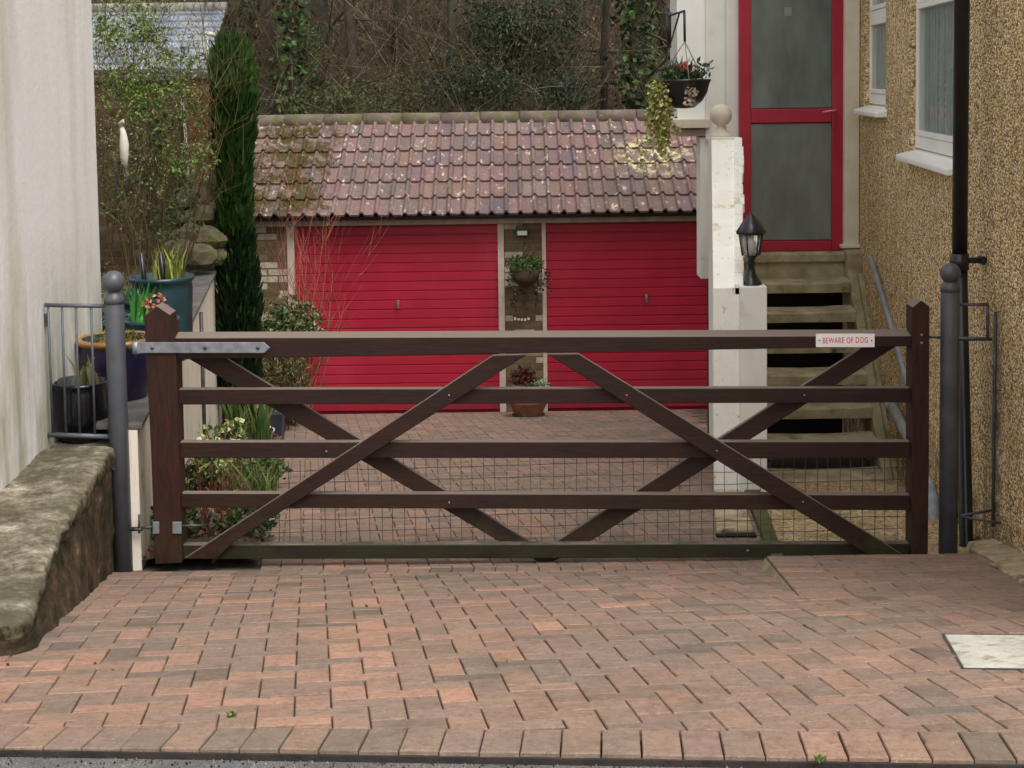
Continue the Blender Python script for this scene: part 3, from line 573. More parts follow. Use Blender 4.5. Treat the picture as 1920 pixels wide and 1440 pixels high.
# ------------------------------------------------------------------ gate posts
def post(x, ztop_px, zball_px, r, label, rb):
    gz = G(x, YG); zt = Z_(ztop_px, YG, 960); root = thing('gate_post', (x, YG, gz), label, 'gate post', 'grey metal gate posts')
    mb = MB(); mb.lathe([(r, -.2), (r, zt - gz - .01), (r * .93, zt - gz)], (x, YG, gz), 28); mb.build('post_tube', M['grey_metal'], root)
    mb = MB(); zb = Z_(zball_px, YG)
    mb.lathe([(r * 1.04, zt - .03), (r * 1.04, zt - .005), (r * .8, zt + .012), (r * .45, zt + .03), (r * .42, zb - rb * .8)], (x, YG, 0), 28)
    mb.build('cap', M['grey_metal'], root)
    mb = MB(); mb.lathe([(rb * math.sin(t * math.pi / 14) + .0001, -rb * math.cos(t * math.pi / 14)) for t in range(15)], (x, YG, zb), 28); mb.build('ball_finial', M['grey_metal'], root)
    return root
lp = post(X_(222, YG, 800), 557 - 10, 528 - 10, .0455, 'grey metal ball-topped post at the hinge side by the low wall', .052)
mb = MB(); mb.tube([pt(240, 652, 6.95), pt(258, 655, 6.92)], .01, 8); mb.tube([pt(255, 640, 6.91), pt(255, 672, 6.91)], .007, 8); mb.build('hinge_pin', M['galv_dark'], lp); mb = MB(); mb.tube([pt(243, 992, 6.94), pt(266, 992, 6.93)], .011, 8); mb.tube([pt(261, 965, 6.93), pt(261, 1000, 6.93)], .006, 8)
mb.build('hinge_pin', M['galv_dark'], lp)
rp = post(X_(1780, YG, 750), 535 + 11, 512 + 11, .044, 'grey metal ball-topped post at the closing side by the tan house wall', .048)
def brk(pts, r=.008): mb = MB(); mb.tube(pts, r, 8); return mb.build('wall_bracket', M['galv_dark'], rp)
brk([pt(1796, 571, 6.95), pt(1852, 571, 6.95), pt(1852, 576, 6.95), pt(1852, 632, 6.95), pt(1852, 636, 6.95), pt(1796, 636, 6.95)])
brk([pt(1798, 634, 6.9), pt(1860, 636, 6.9)], .008)
brk([pt(1797, 968, 6.92), pt(1868, 955, 6.98)], .007); brk([pt(1797, 968, 6.9), pt(1890, 983, 6.86)], .006)
mb = MB(); mb.tube([pt(1742, 632, 6.95), pt(1764, 633, 6.95)], .006, 8); mb.build('latch_pin', M['galv_dark'], rp)

# railing at the left of the hinge post
ra = thing('railing', (-2.0, 7.0, -.05), 'short grey metal railing with thin bars between post and rendered wall', 'railing')
def rbar(nm, a, b, r): mb = MB(); mb.tube([a, b], r, 8); return mb.build(nm, M['grey_metal'], ra)
rbar('top_rail', pt(84, 572, 6.95), pt(200, 574, 6.95), .01); rbar('bottom_rail', pt(90, 815, 6.95), pt(205, 819, 6.95), .012)
for a, b in ((90, 99), (116, 124), (142, 150), (171, 178)): rbar('bar', pt(a, 574, 6.95), pt(b, 816, 6.95), .006)
mb = MB(); p = pt(86, 600, 6.97); mb.box((p.x - .012, 6.955, p.z - .03), (p.x + .012, 6.985, p.z + .03)); mb.build('catch', M['galv_dark'], ra, .003)

# ------------------------------------------------------------------ pots on the terrace
def bowl(root, name, c, r, h, mat, belly=1.0, rim=.02, foot=.6, rimmat=None):
    mb = MB(); x, y, z = c
    prof = [(r * foot, 0), (r * (foot + .25) * belly, h * .22), (r * .98 * belly, h * .55), (r * 1.0, h * .85), (r * .97, h * .93)]
    inner = [(r * .86, h * .99), (r * .84, h * .85)]
    mb.lathe(prof + ([(r * .97, h)] if rimmat else [(r * 1.05, h * .95), (r * 1.05, h)]) + inner, c, 36); b = mb.build(name, mat, root)
    if rimmat:
        mb = MB(); mb.lathe([(r * .98, h * .92), (r * 1.09, h * .96), (r * 1.08, h * 1.0), (r * .9, h * 1.0), (r * .88, h * .9)], c, 36); mb.build('rim', rimmat, root)
    mb = MB(); mb.lathe([(r * .84, h * .80), (r * .86, h * .86), (.01, h * .88)], c, 24); mb.build('potting_soil', M['soil'], root)
    return b
def blades(mb, c, n_, rad, hgt, cols, lean=.4, wid=.008):
    for _ in range(n_):
        a = U(0, 6.28); r0 = rad * math.sqrt(R()); p = Vector((c[0] + r0 * math.cos(a), c[1] + r0 * math.sin(a), c[2])); hh = hgt * U(.5, 1.1); d = Vector((U(-1, 1), U(-1, 1), 0)) * lean * hh
        e = Vector((U(-1, 1), U(-1, 1), 0)); e = (e.normalized() if e.length > .01 else Vector((1, 0, 0))) * wid; col = vary(random.choice(cols), .2)
        mid = p + d * .3 + Vector((0, 0, hh * .6)); tip = p + d + Vector((0, 0, hh))
        mb.add([p - e, p + e, mid + e, mid - e, tip], [(0, 1, 2, 3), (3, 2, 4)], col)
def leafball(mb, c, rx, ry, rz, n_, size, cols, asp=.6, up=.3, shell=.5):
    for _ in range(n_):
        d = Vector((U(-1, 1), U(-1, 1), U(-1, 1)))
        while d.length > 1 or d.length < .01: d = Vector((U(-1, 1), U(-1, 1), U(-1, 1)))
        d = d.normalized() * (shell + (1 - shell) * R()) * (1 + .25 * fbm(d.x * 2 + c[0], d.y * 2, d.z * 2))
        mb.leaf((c[0] + d.x * rx, c[1] + d.y * ry, c[2] + d.z * rz), size, vary(random.choice(cols), .25), up, asp)
GRN = [rgb(60, 84, 40), rgb(76, 98, 46), rgb(48, 70, 36)]; YGR = [rgb(122, 136, 62), rgb(140, 150, 80), rgb(98, 118, 52)]; OLV = [rgb(96, 90, 52), rgb(80, 80, 44), rgb(110, 100, 62)]
p = pt(153, 815, 7.13); t = thing('plant_pot', (p.x, 7.13, TZ), 'round black glazed pot behind the railing bars', 'plant pot')
bowl(t, 'pot', (p.x, 7.13, TZ), .135, .29, M['black_glaze'], 1.04, foot=.7); mb = MB(); blades(mb, (p.x + .02, 7.13, TZ + .25), 14, .08, .16, [rgb(120, 116, 80), rgb(80, 92, 50)]); mb.build('seedling', M['leaf'], t)
p = pt(222, 780, 7.6); t = thing('plant_pot', (p.x, 7.6, TZ), 'cobalt blue glazed pot with ochre rim half hidden by the hinge post', 'plant pot')
bowl(t, 'pot', (p.x, 7.6, TZ), .19, .42, M['blue_glaze'], 1.0, foot=.5, rimmat=M['ochre_glaze']); mb = MB(); leafball(mb, (p.x, 7.6, TZ + .40), .15, .15, .05, 500, .02, [rgb(96, 96, 30), rgb(120, 112, 40), rgb(70, 84, 30)]); tag(mb.build('moss', M['leaf'], t), None, None, None, 'stuff')
for (px_, Y, r_, h_, lab, cols, kind) in ((205, 8.35, .17, .40, 'low teal pot of clipped grey-green leaves behind the blue pot', [rgb(62, 100, 84), rgb(84, 118, 100), rgb(50, 84, 72)], 'ball'),
                                         (285, 8.15, .145, .43, 'teal pot with orange flowers and upright leaves nearest the gate stile', [rgb(52, 120, 48), rgb(72, 136, 60)], 'tulip'),
                                         (305, 9.2, .19, .53, 'large teal pot with dark canes at the back of the group', [rgb(120, 134, 60), rgb(164, 160, 90), rgb(92, 110, 50)], 'tall'),
                                         (262, 8.75, .15, .46, 'dark teal pot between the orange flowers and the rendered wall', [rgb(60, 96, 46), rgb(50, 84, 50)], 'low')):
    p = pt(px_, 600, Y); t = thing('plant_pot', (p.x, Y, TZ), lab, 'plant pot', 'teal glazed pots on the terrace'); bowl(t, 'pot', (p.x, Y, TZ), r_, h_, M['teal'], .98, foot=.72)
    mb = MB(); c = (p.x, Y, TZ + h_ * .9)
    if kind == 'ball': leafball(mb, (c[0] - .03, c[1], c[2] + .02), r_ * 1.0, r_, .09, 900, .025, cols)
    if kind == 'tulip':
        blades(mb, (c[0] - .06, c[1], c[2]), 26, .05, .24, cols, .15, .012); blades(mb, c, 30, .1, .12, cols, .4, .01)
        fl = MB()
        for _ in range(13): a = (c[0] + U(-.05, .08), c[1] + U(-.08, .08), c[2] + U(.08, .17)); [fl.leaf(a, .028, vary(random.choice([rgb(190, 118, 92), rgb(196, 136, 112), rgb(172, 98, 74)]), .1), .5, .8) for _ in range(5)]
        tag(fl.build('flowers', M['petal'], t), None, None, None, 'stuff')
    if kind == 'tall':
        blades(mb, (c[0] + .05, c[1], c[2]), 90, .1, .24, cols, .35, .007)
        cn = MB(); [cn.tube([(c[0] + q, c[1] - .05, c[2] - .1), (c[0] + q - .03, c[1] - .05, c[2] + .2)], .016, 7) for q in (-.08, .04)]; cn.build('cane', M['black'], t)
    if kind == 'low': blades(mb, c, 60, .12, .12, cols, .5, .01)
    mb.build('leaves', M['leaf'], t)

# ------------------------------------------------------------------ back garden wall, pier, rubble, ornament
YB = 13.6
bw = thing('brick_wall', (-3.6, YB, -.1), 'mossy brown brick garden wall behind the climbing shrub', 'wall')
mb = MB(); xa = X_(120, YB, 300); xb = X_(352, YB, 300); zt = Z_(142, YB, 260); mb.box((xa, YB, -.5), (xb, YB + .25, zt - .06)); mb.build('wall_face', M['garden_brick'], bw)
mb = MB(); mb.box((xa, YB - .04, zt - .06), (xb, YB + .29, zt + .01)); mb.build('coping', M['coping'], bw, .02)
pr = thing('brick_pier', (-2.8, YB, -.1), 'red brick pier with mossy top left of the cypress', 'pier')
mb = MB(); xa = X_(350, YB, 300); xb = X_(436, YB, 300); zt = Z_(150, YB, 400); mb.box((xa + .004, YB - .1, -1.9), (xb, YB + .3, zt)); mb.build('shaft', M['red_brick'], pr)
mb = MB(); mb.box((xa - .03, YB - .14, zt + .002), (xb + .03, YB + .34, zt + .09)); mb.build('cap', M['coping'], pr, .02)
def rock(mb, c, r):
    bm = bmesh.new(); bmesh.ops.create_icosphere(bm, subdivisions=2, radius=1); s_ = U(0, 50); vs = [Vector((v_.co.x * r * 1.25, v_.co.y * r, v_.co.z * r * .8)) * (1 + .35 * noise.noise(v_.co * 1.3 + Vector((s_, 0, 0)))) + Vector(c) for v_ in bm.verts]
    mb.add(vs, [[q.index for q in f.verts] for f in bm.faces], None, False); bm.free()
for i, (px_, py_, Y, r_) in enumerate(((365, 372, 13.2, .15), (392, 352, 13.3, .13), (378, 410, 13.1, .15), (402, 398, 13.2, .13), (358, 445, 12.9, .15), (388, 450, 12.9, .15), (336, 468, 12.7, .12), (372, 482, 12.6, .14), (400, 476, 12.9, .12), (345, 415, 13.1, .12))):
    mb = MB(); p = pt(px_, py_, Y); rock(mb, p, r_); tag(mb.build('rubble_stone', M['rock']), 'mossy rubble stone heaped below the red brick pier', 'stone', 'rubble stones below the brick pier')
# pale bird-shaped ornament
p = pt(234, 310, 11.0); t = thing('garden_ornament', (p.x, 11.0, p.z - .05), 'slender pale bird-shaped ornament on a stick among the climbing shrub', 'ornament')
mb = MB(); mb.tube([pt(236, 316, 11), pt(233, 295, 11), pt(233, 270, 11), pt(231, 250, 11), pt(228, 236, 11)], [.01, .03, .034, .024, .012], 12); mb.build('body', M['ornament'], t)
mb = MB(); mb.tube([pt(228, 240, 11), pt(226, 231, 10.99), pt(231, 227, 10.98), pt(233, 232, 10.98)], [.012, .016, .015, .004], 10); mb.build('head', M['ornament'], t)
mb = MB(); mb.tube([pt(236, 312, 11), pt(238, 372, 11)], .006, 6); mb.build('stick', M['galv_dark'], t)
mb = MB(); mb.tube([pt(341, 180, 13.3), pt(344, 222, 13.3)], .018, 8); mb.tube([pt(345, 222, 13.3), pt(352, 300, 13.3), pt(352, 500, 13.3)], .012, 8)
tag(mb.build('garden_stake', M['ornament']), 'thin pale stake standing in front of the red brick pier', 'stake')

# slate house behind
YS = 21.0
sh = thing('slate_house', (-6.6, YS, -1), 'grey slate-roofed outbuilding above the garden wall at top left', 'building')
xa = X_(60, YS, 60); xb = X_(386, YS, 60); ze = Z_(134, YS, 270); zr = Z_(18, YS + 1.6, 270)
mb = MB(); nr = 9
for r_ in range(nr):
    t0, t1 = r_ / nr, (r_ + 1) / nr; x_ = xa + (r_ % 2) * .13
    while x_ < xb:
        w_ = .26; x2 = min(x_ + w_ - .004, xb); y0 = YS + 1.6 * t0; y1 = YS + 1.6 * t1; z0 = ze + (zr - ze) * t0 + .03; z1 = ze + (zr - ze) * t1
        c = vary(random.choice([rgb(136, 142, 152), rgb(126, 133, 144), rgb(146, 151, 160)]), .06)
        mb.add([(x_, y0, z0), (x2, y0, z0), (x2, y1, z1), (x_, y1, z1), (x_, y0, z0 - .045), (x2, y0, z0 - .045)], [(0, 1, 2, 3), (4, 5, 1, 0)], c); x_ += w_
mb.build('roof', M['slate'], sh)
mb = MB(); x_ = xa
while x_ < xb: mb.lathe([(.09, 0), (.09, .43)], (0, 0, 0), 12) if False else mb.tube([(x_, YS + 1.6, zr + .0), (min(x_ + .44, xb), YS + 1.6, zr + .0)], .1, 12); x_ += .45
mb.build('ridge', simple('pale ridge', rgb(150, 148, 140), rgb(120, 118, 108), 5, .9, .3, 30), sh)
mb = MB(); mb.prism([(xa, ze - 2.5), (xb - .05, ze - 2.5), (xb - .05, ze - .02), (xa, ze - .02)], YS + .12, YS + 3.1); mb.build('wall', M['garden_brick'], sh)
mb = MB(); mb.add([(xa, YS + 3.2, ze), (xb, YS + 3.2, ze), (xb, YS + 1.6, zr), (xa, YS + 1.6, zr)], [(0, 1, 2, 3)], rgb(140, 146, 160)); mb.build('rear_roof', M['slate'], sh)
mb = MB(); mb.add([(xb - .05, YS + .12, ze - .02), (xb - .05, YS + 3.1, ze - .02), (xb - .05, YS + 1.6, zr - .03)], [(0, 1, 2)]); mb.build('gable', M['garden_brick'], sh)
mb = MB(); mb.tube([(xa, YS - .06, ze - .02), (xb, YS - .06, ze - .02)], .05, 8); mb.build('gutter', M['gutter'], sh)
mb = MB(); mb.tube([pt(386, 60, 19), pt(391, 130, 19)], .02, 8); mb.tube([pt(386, 62, 19), pt(404, 66, 19)], .03, 6)
tag(mb.build('aerial_pole', M['ornament']), 'thin white pole with short arm beside the slate roof', 'pole')

# ------------------------------------------------------------------ garage block
YF = 15.64; GZ = -1.852
gar = thing('garage_block', (0, YF, GZ), 'brick double garage with two red doors under a lichen-spotted tiled roof', 'garage')
def gx_(px): return (px - 960) / 179.0
GL, GR = gx_(428), 2.85
DL = (gx_(549), gx_(931)); DR = (gx_(1023), gx_(1023) + 2.134)
DZ1 = GZ + 2.0; EZ = DZ1 + .06
def gwall(name, a, b): mb = MB(); mb.box(a, b); return mb.build(name, M['garage_brick'], gar)
gwall('front_wall', (GL, YF, GZ - .2), (DL[0] - .085, YF + .1, DZ1 + .06)); gwall('pier', (DL[1] + .075, YF, GZ - .2), (DR[0] - .045, YF + .1, DZ1 + .06)); gwall('front_wall', (DR[1] + .07, YF, GZ - .2), (GR, YF + .1, DZ1 + .06))
gwall('side_wall', (GL, YF + .103, GZ - .2), (GL + .11, YF + 4.4, DZ1)); gwall('side_wall', (GR - .11, YF + .103, GZ - .2), (GR, YF + 4.4, DZ1)); gwall('rear_wall', (GL, YF + 4.403, GZ - .2), (GR, YF + 4.5, DZ1))
def gdoor(x0, x1, fr, lab, hx, hz, seedn):
    mb = MB(); rows = []; z = GZ + .012; nrib = 20; hgt = (DZ1 - GZ - .02) / nrib
    prof = []
    for k in range(nrib):
        zz = z + k * hgt; prof += [(.0, zz + .004), (.0, zz + hgt - .016), (.008, zz + hgt - .012), (.008, zz + hgt - .004)]
    NXX = 24; vs = []
    for i in range(NXX + 1):
        x_ = x0 + (x1 - x0) * i / NXX
        for d_, zz in prof: vs.append((x_, YF + .03 + d_ + .004 * fbm(x_, 0, zz, 1.3), zz))
    L = len(prof); mb.add(vs, [(i * L + j, (i + 1) * L + j, (i + 1) * L + j + 1, i * L + j + 1) for i in range(NXX) for j in range(L - 1)])
    d = mb.build('door', M['red_door'], gar); d['label'] = lab
    mb = MB(); mb.box((x0 - .001, YF + .052, GZ - .05), (x1 + .001, YF + .07, DZ1)); mb.build('backing', M['red_door'], d)
    for s_ in (0, 1):
        a = x0 - fr[0] if s_ == 0 else x1 + .003; b = x0 - .003 if s_ == 0 else x1 + fr[1]
        mb = MB(); mb.box((a, YF - .015, GZ - .1), (b, YF + .05, DZ1 - .003)); mb.build('door_frame', M['door_frame'], d, .004)
    hd = MB(); hd.tube([(hx, YF + .03, hz + .03), (hx, YF - .015, hz + .03)], .014, 10); hd.tube([(hx, YF - .015, hz + .045), (hx, YF - .02, hz - .04)], [.015, .01], 10); hd.build('handle', M['galv'], d, .002)
    return d
gdoor(DL[0], DL[1], (.08, .07), 'left red ribbed up-and-over door', gx_(742), Z_(568, YF), 1)
gdoor(DR[0], DR[1], (.045, .07), 'right red ribbed up-and-over door', gx_(1211), Z_(560, YF, 1211), 2)
mb = MB(); mb.box((GL - .02, YF - .06, DZ1 + .002), (GR, YF + .12, DZ1 + .062)); mb.build('lintel', M['lintel'], gar, .004)
mb = MB(); mb.box((GL - .05, YF - .1, DZ1 + .066), (GR, YF + .02, DZ1 + .09)); mb.tube([(GL - .06, YF - .14, DZ1 + .1), (GR, YF - .14, DZ1 + .1)], .035, 10); mb.build('gutter', M['gutter'], gar)
# roof
e0_ = Vector((0, YF - .2, DZ1 + .12)); rz_ = Z_(226, 17.25); r0_ = Vector((0, 17.25, rz_)); sv = (r0_ - e0_); SL = sv.length; sv.normalize(); sn = Vector((0, -sv.z, sv.y))
mb = MB(); NCRS = 6; cg = SL / NCRS
prof = [(0, 0), (.012, -.004), (.085, -.004), (.095, .004), (.105, .026), (.118, .034), (.132, .026), (.143, .004), (.15, 0)]
for r_ in range(NCRS):
    x_ = GL - .06; k = 0
    while x_ < GR:
        lift = .0; u0 = r_ * cg - .03; u1 = (r_ + 1) * cg + .0
        c = vary(random.choices([rgb(122, 100, 95), rgb(116, 98, 94), rgb(126, 102, 96), rgb(108, 94, 93), rgb(128, 108, 101)], [.3, .25, .2, .15, .1])[0], .06)
        jx = U(-.002, .002); jl = U(-.006, .006); A_ = []; B_ = []; C_ = []
        for dx, dh in prof:
            A_.append(e0_ + sv * (u0 + jl) + sn * (dh + .03) + Vector((x_ + dx + jx, 0, 0))); B_.append(e0_ + sv * u1 + sn * (dh + .004) + Vector((x_ + dx + jx, 0, 0))); C_.append(e0_ + sv * (u0 + jl) + sn * (dh + .008) + Vector((x_ + dx + jx, 0, 0)))
        n_ = len(prof)
        mb.add(A_ + B_ + C_, [(i, i + 1, i + 1 + n_, i + n_) for i in range(n_ - 1)] + [(i + 2 * n_, i + 1 + 2 * n_, i + 1, i) for i in range(n_ - 1)], c)
        x_ += .15; k += 1
rf = mb.build('roof', M['tile'], gar)
mb = MB(); a = e0_ + sn * -.012; b = r0_ + sn * -.012
mb.add([(GL, a.y, a.z), (GR, a.y, a.z), (GR, b.y, b.z), (GL, b.y, b.z), (GR, b.y + 2.0, DZ1 + .05), (GL, b.y + 2.0, DZ1 + .05)], [(0, 1, 2, 3), (3, 2, 4, 5)]); mb.build('roof_deck', M['dark'], rf)
for x_ in (GL + .004, GR - .004): mb = MB(); mb.add([(x_, YF, DZ1), (x_, YF + 4.0, DZ1), (x_, r0_.y, r0_.z - .03)], [(0, 1, 2)]); mb.build('gable', M['garage_brick'], gar)
x_ = GL - .08; mb = MB()
while x_ < GR: mb.tube([(x_, 17.28, rz_ + .01 + U(-.006, .006)), (min(x_ + .44, GR), 17.28, rz_ + .01 + U(-.006, .006))], .095, 14); x_ += .45
mb.build('ridge', M['ridge'], rf)
# moss cushions on the left end of the roof
mb = MB()
for _ in range(420):
    u_ = U(.05, SL); x_ = -2.75 + abs(random.gauss(0, .4)); 
    if fbm(x_, u_, 0, 3) < -.05: continue
    p = e0_ + sv * u_ + sn * .035 + Vector((x_, 0, 0)); leafball(mb, p, .03, .03, .02, 7, .02, [rgb(104, 88, 24), rgb(84, 80, 26), rgb(120, 104, 40)])
tag(mb.build('moss', M['leaf'], rf), None, None, None, 'stuff')
mb = MB(); p = pt(979, 432, YF); mb.box((p.x - .065, YF - .05, p.z - .05), (p.x + .065, YF - .002, p.z + .05)); l_ = mb.build('security_light', M['galv_dark'], gar, .008)
mb = MB(); mb.box((p.x - .05, YF - .056, p.z - .045), (p.x + .05, YF - .0505, p.z + .0)); mb.build('lens', M['bulb'], l_)
mb = MB(); p = pt(980, 598, YF)
for k in range(5): mb.box((p.x - .09 + k * .035, YF - .004, p.z - .02 + U(-.01, .01)), (p.x - .07 + k * .035 + U(0, .01), YF - .001, p.z + .015 + U(-.01, .01)))
mb.build('paint_mark', M['sign_white'], gar)
# basket on the garage pier
p = pt(985, 505, 15.4); t = thing('hanging_basket', (p.x, 15.4, p.z - .2), 'small hanging basket of dark trailing ivy on the garage brick pier', 'hanging basket')
mb = MB(); mb.lathe([(.03, -.2), (.12, -.13), (.17, 0), (.16, .0)], (p.x, 15.44, p.z), 18); mb.build('basket', simple('coir liner', rgb(84, 66, 44), rgb(60, 48, 34), 20, .95, .6, 60), t)
mb = MB(); leafball(mb, (p.x, 15.4, p.z + .05), .2, .16, .1, 700, .035, [rgb(72, 98, 44), rgb(60, 84, 40), rgb(92, 110, 56)])
for _ in range(16):
    a = U(0, 6.28); q = Vector((p.x + .17 * math.cos(a), 15.38 + .1 * math.sin(a), p.z))
    if R() < .5: q.x = p.x + U(.1, .24)
    for s_ in range(int(U(8, 26))): q += Vector((U(-.012, .014), U(-.008, .008), -.016)); mb.leaf(q, .035, vary(random.choice([rgb(40, 58, 40), rgb(54, 76, 46), rgb(30, 42, 30)]), .2), -.5, .7)
mb.build('trailing_plant', M['leaf'], t); mb = MB(); mb.tube([(p.x, YF, p.z + .25), (p.x, 15.42, p.z + .25), (p.x, 15.42, p.z + .02)], .006, 6); mb.build('bracket', M['black'], t)
# terracotta pot by the pier
p = pt(991, 783, 14.95); z = G(0, 14.95) + .003; t = thing('flower_pot', (p.x, 14.95, z), 'terracotta bowl of dark red and pale leaves at the foot of the garage pier', 'flower pot')
mb = MB(); mb.lathe([(.13, 0), (.135, .01), (.195, .14), (.205, .15), (.205, .18), (.18, .18), (.17, .14)], (p.x, 14.95, z), 28); mb.build('pot', M['terracotta'], t)
mb = MB(); mb.lathe([(.16, 0), (.165, .02), (.14, .022)], (p.x, 14.95, z), 24); mb.build('saucer', M['gutter'], t)
mb = MB(); leafball(mb, (p.x - .05, 14.95, z + .38), .13, .1, .12, 260, .05, [rgb(92, 34, 38), rgb(70, 34, 30)], .7); leafball(mb, (p.x + .08, 14.93, z + .27), .17, .14, .09, 500, .04, [rgb(110, 140, 96), rgb(150, 168, 132), rgb(84, 116, 72)])
leafball(mb, (p.x - .1, 14.9, z + .27), .11, .1, .06, 240, .035, [rgb(196, 186, 172), rgb(176, 160, 148)]); mb.build('leaves', M['leaf'], t)

# ------------------------------------------------------------------ tan pebble-dashed house
WN = Vector((-1, .085, 0)).normalized(); WD = Vector((.085, 1, 0)).normalized()
def wp(y_, z_, off=0): return Vector((WX(y_), y_, z_)) + WN * off
house = thing('pebbledash_house', (2.4, 8, -.9), 'tan pebble-dashed house wall with white windows at the right edge', 'house')
W1 = (7.75, 9.32, .0, 0); z1b = Z_(290, 9.3, 1710) ; ztop = 2.9
TRZ = 2.10; TRZ2 = 2.10
W = [(7.86, 9.30, z1b, ztop), (10.2, 11.16, Z_(205, 11.2, 1640), ztop)]
ysb = [4.4, W[0][0], W[0][1], W[1][0], W[1][1], 13.0]; zsb = sorted([-1.6, W[0][2], W[1][2], ztop, 6.5])
mb = MB()
for i in range(5):
    for j in range(len(zsb) - 1):
        y0, y1, z0, z1 = ysb[i], ysb[i + 1], zsb[j], zsb[j + 1]
        if i == 1 and z0 >= W[0][2] - 1e-6 and z1 <= ztop + 1e-6: continue
        if i == 3 and z0 >= W[1][2] - 1e-6 and z1 <= ztop + 1e-6: continue
        mb.add([wp(y0, z0), wp(y0, z1), wp(y1, z1), wp(y1, z0)], [(0, 1, 2, 3)])
RV = -.09
for (a, b, c, d) in W:
    mb.add([wp(a, c), wp(a, d), wp(a, d, RV - .1), wp(a, c, RV - .1)], [(0, 1, 2, 3)]); mb.add([wp(b, c), wp(b, d), wp(b, d, RV - .1), wp(b, c, RV - .1)], [(3, 2, 1, 0)])
    mb.add([wp(a, c), wp(b, c), wp(b, c, RV - .1), wp(a, c, RV - .1)], [(0, 1, 2, 3)]); mb.add([wp(a, d), wp(b, d), wp(b, d, RV - .1), wp(a, d, RV - .1)], [(3, 2, 1, 0)])
fx = 8.5
mb.add([wp(4.4, -1.6), wp(4.4, 6.5), (fx, 4.4, 6.5), (fx, 4.4, -1.6)], [(0, 3, 2, 1)]); mb.add([wp(4.4, 6.5), wp(13, 6.5), (fx, 13, 6.5), (fx, 4.4, 6.5)], [(0, 3, 2, 1)]); mb.add([wp(13, -1.6), wp(13, 6.5), (fx, 13, 6.5), (fx, 13, -1.6)], [(0, 1, 2, 3)])
mb.build('wall', M['roughcast'], house)
def wbox(mb, y0, y1, z0, z1, o0, o1): mb.hexa([wp(y0, z0, o0), wp(y0, z0, o1), wp(y1, z0, o1), wp(y1, z0, o0), wp(y0, z1, o0), wp(y0, z1, o1), wp(y1, z1, o1), wp(y1, z1, o0)])
for wi, (a, b, c, d) in enumerate(W):
    mb = MB(); fwd = .06; cB = c + .045; f0, f1 = RV - .01, RV + .055
    tr = Z_(8, b, 1715) if wi == 0 else Z_(40, b, 1640)
    wbox(mb, a, a + fwd, cB, d, f0, f1); wbox(mb, b - fwd, b, cB, d, f0, f1); wbox(mb, a + fwd, b - fwd, cB, cB + .075, f0, f1); wbox(mb, a + fwd, b - fwd, tr, tr + .07, f0, f1)
    md = None
    if md: wbox(mb, md - .03, md + .03, cB + .075, tr, f0, f1)
    fr_ = mb.build('window', M['upvc'], house, .006)
    bays = ((a + fwd, md - .03), (md + .03, b - fwd)) if md else ((a + fwd, b - fwd),)
    for q0, q1 in bays:    # casement sashes
        for s0, s1 in ((cB + .075, tr), (tr + .07, d - .02)):
            mb = MB(); g0_, g1_ = RV + .015, f1 + .006
            wbox(mb, q0 + .003, q0 + .035, s0 + .003, s1 - .003, g0_, g1_); wbox(mb, q1 - .035, q1 - .003, s0 + .003, s1 - .003, g0_, g1_)
            wbox(mb, q0 + .035, q1 - .035, s0 + .003, s0 + .035, g0_, g1_); wbox(mb, q0 + .035, q1 - .035, s1 - .035, s1 - .003, g0_, g1_)
            sash = mb.build('sash', M['upvc'], fr_, .004)
    for q0, q1 in bays:
        for s0, s1 in ((cB + .075, tr), (tr + .07, d - .02)):
            mb = MB(); wbox(mb, q0 + .03, q1 - .03, s0 + .03, s1 - .03, f1 - .008, f1 - .004); mb.build('pane', M['glass'], fr_)
    mb = MB(); k = a
    while k < b: wbox(mb, k, k + .04, c + .05, d, RV - .0 + .008 * math.sin(k * 40), RV + .008 + .008 * math.sin(k * 40)); k += .042
    mb.build('curtain', M['curtain'], fr_)
    mb = MB(); mb.hexa([wp(a - .05, c - .035, .075), wp(b + .05, c - .035, .075), wp(b + .05, c - .03, RV + .02), wp(a - .05, c - .03, RV + .02), wp(a - .05, c + .0, .075), wp(b + .05, c + .0, .075), wp(b + .05, c + .04, RV + .02), wp(a - .05, c + .04, RV + .02)])
    mb.build('sill', M['upvc'], fr_, .008)
# thin cable on the wall right of the pipe
mb = MB(); mb.tube([wp(6.97, Z_(585, 6.97, 1850), .012), wp(6.96, .2, .014), wp(6.98, -.1, .012), wp(6.97, -.5, .012)], .008, 6); mb.build('cable', M['galv_dark'], house)
# drainpipe
PYp = 7.22; pxx = X_(1801, PYp, 300)
dp = thing('drainpipe', (pxx, PYp, G(2, 7.2)), 'glossy black round drainpipe running down the tan wall behind the grey post', 'drainpipe')
pb = X_(1812, PYp, 1000)
mb = MB(); mb.tube([(pxx, PYp, 6.4), (pxx, PYp, Z_(490, PYp, 1800))], .037, 20); mb.tube([(pxx + .002, PYp, Z_(490, PYp, 1800)), (pb, PYp, Z_(1015, PYp, 1800)), (pb - .02, PYp - .05, Z_(1040, PYp, 1800))], .034, 20); mb.build('pipe', M['black'], dp)
mb = MB(); z_ = Z_(487, PYp, 1800); mb.tube([(pxx, PYp, z_ - .05), (pxx, PYp, z_ + .03)], .045, 20); mb.build('collar', M['black'], dp)
for py_ in (488, 1016):
    z_ = Z_(py_, PYp, 1830); mb = MB(); mb.box((pxx + .02, PYp - .012, z_ - .014), (WX(PYp) + .01, PYp + .012, z_ + .014)); mb.box((WX(PYp) - .03, PYp - .03, z_ - .02), (WX(PYp) - .012, PYp + .03, z_ + .02)); mb.build('bracket', M['black'], dp, .003)

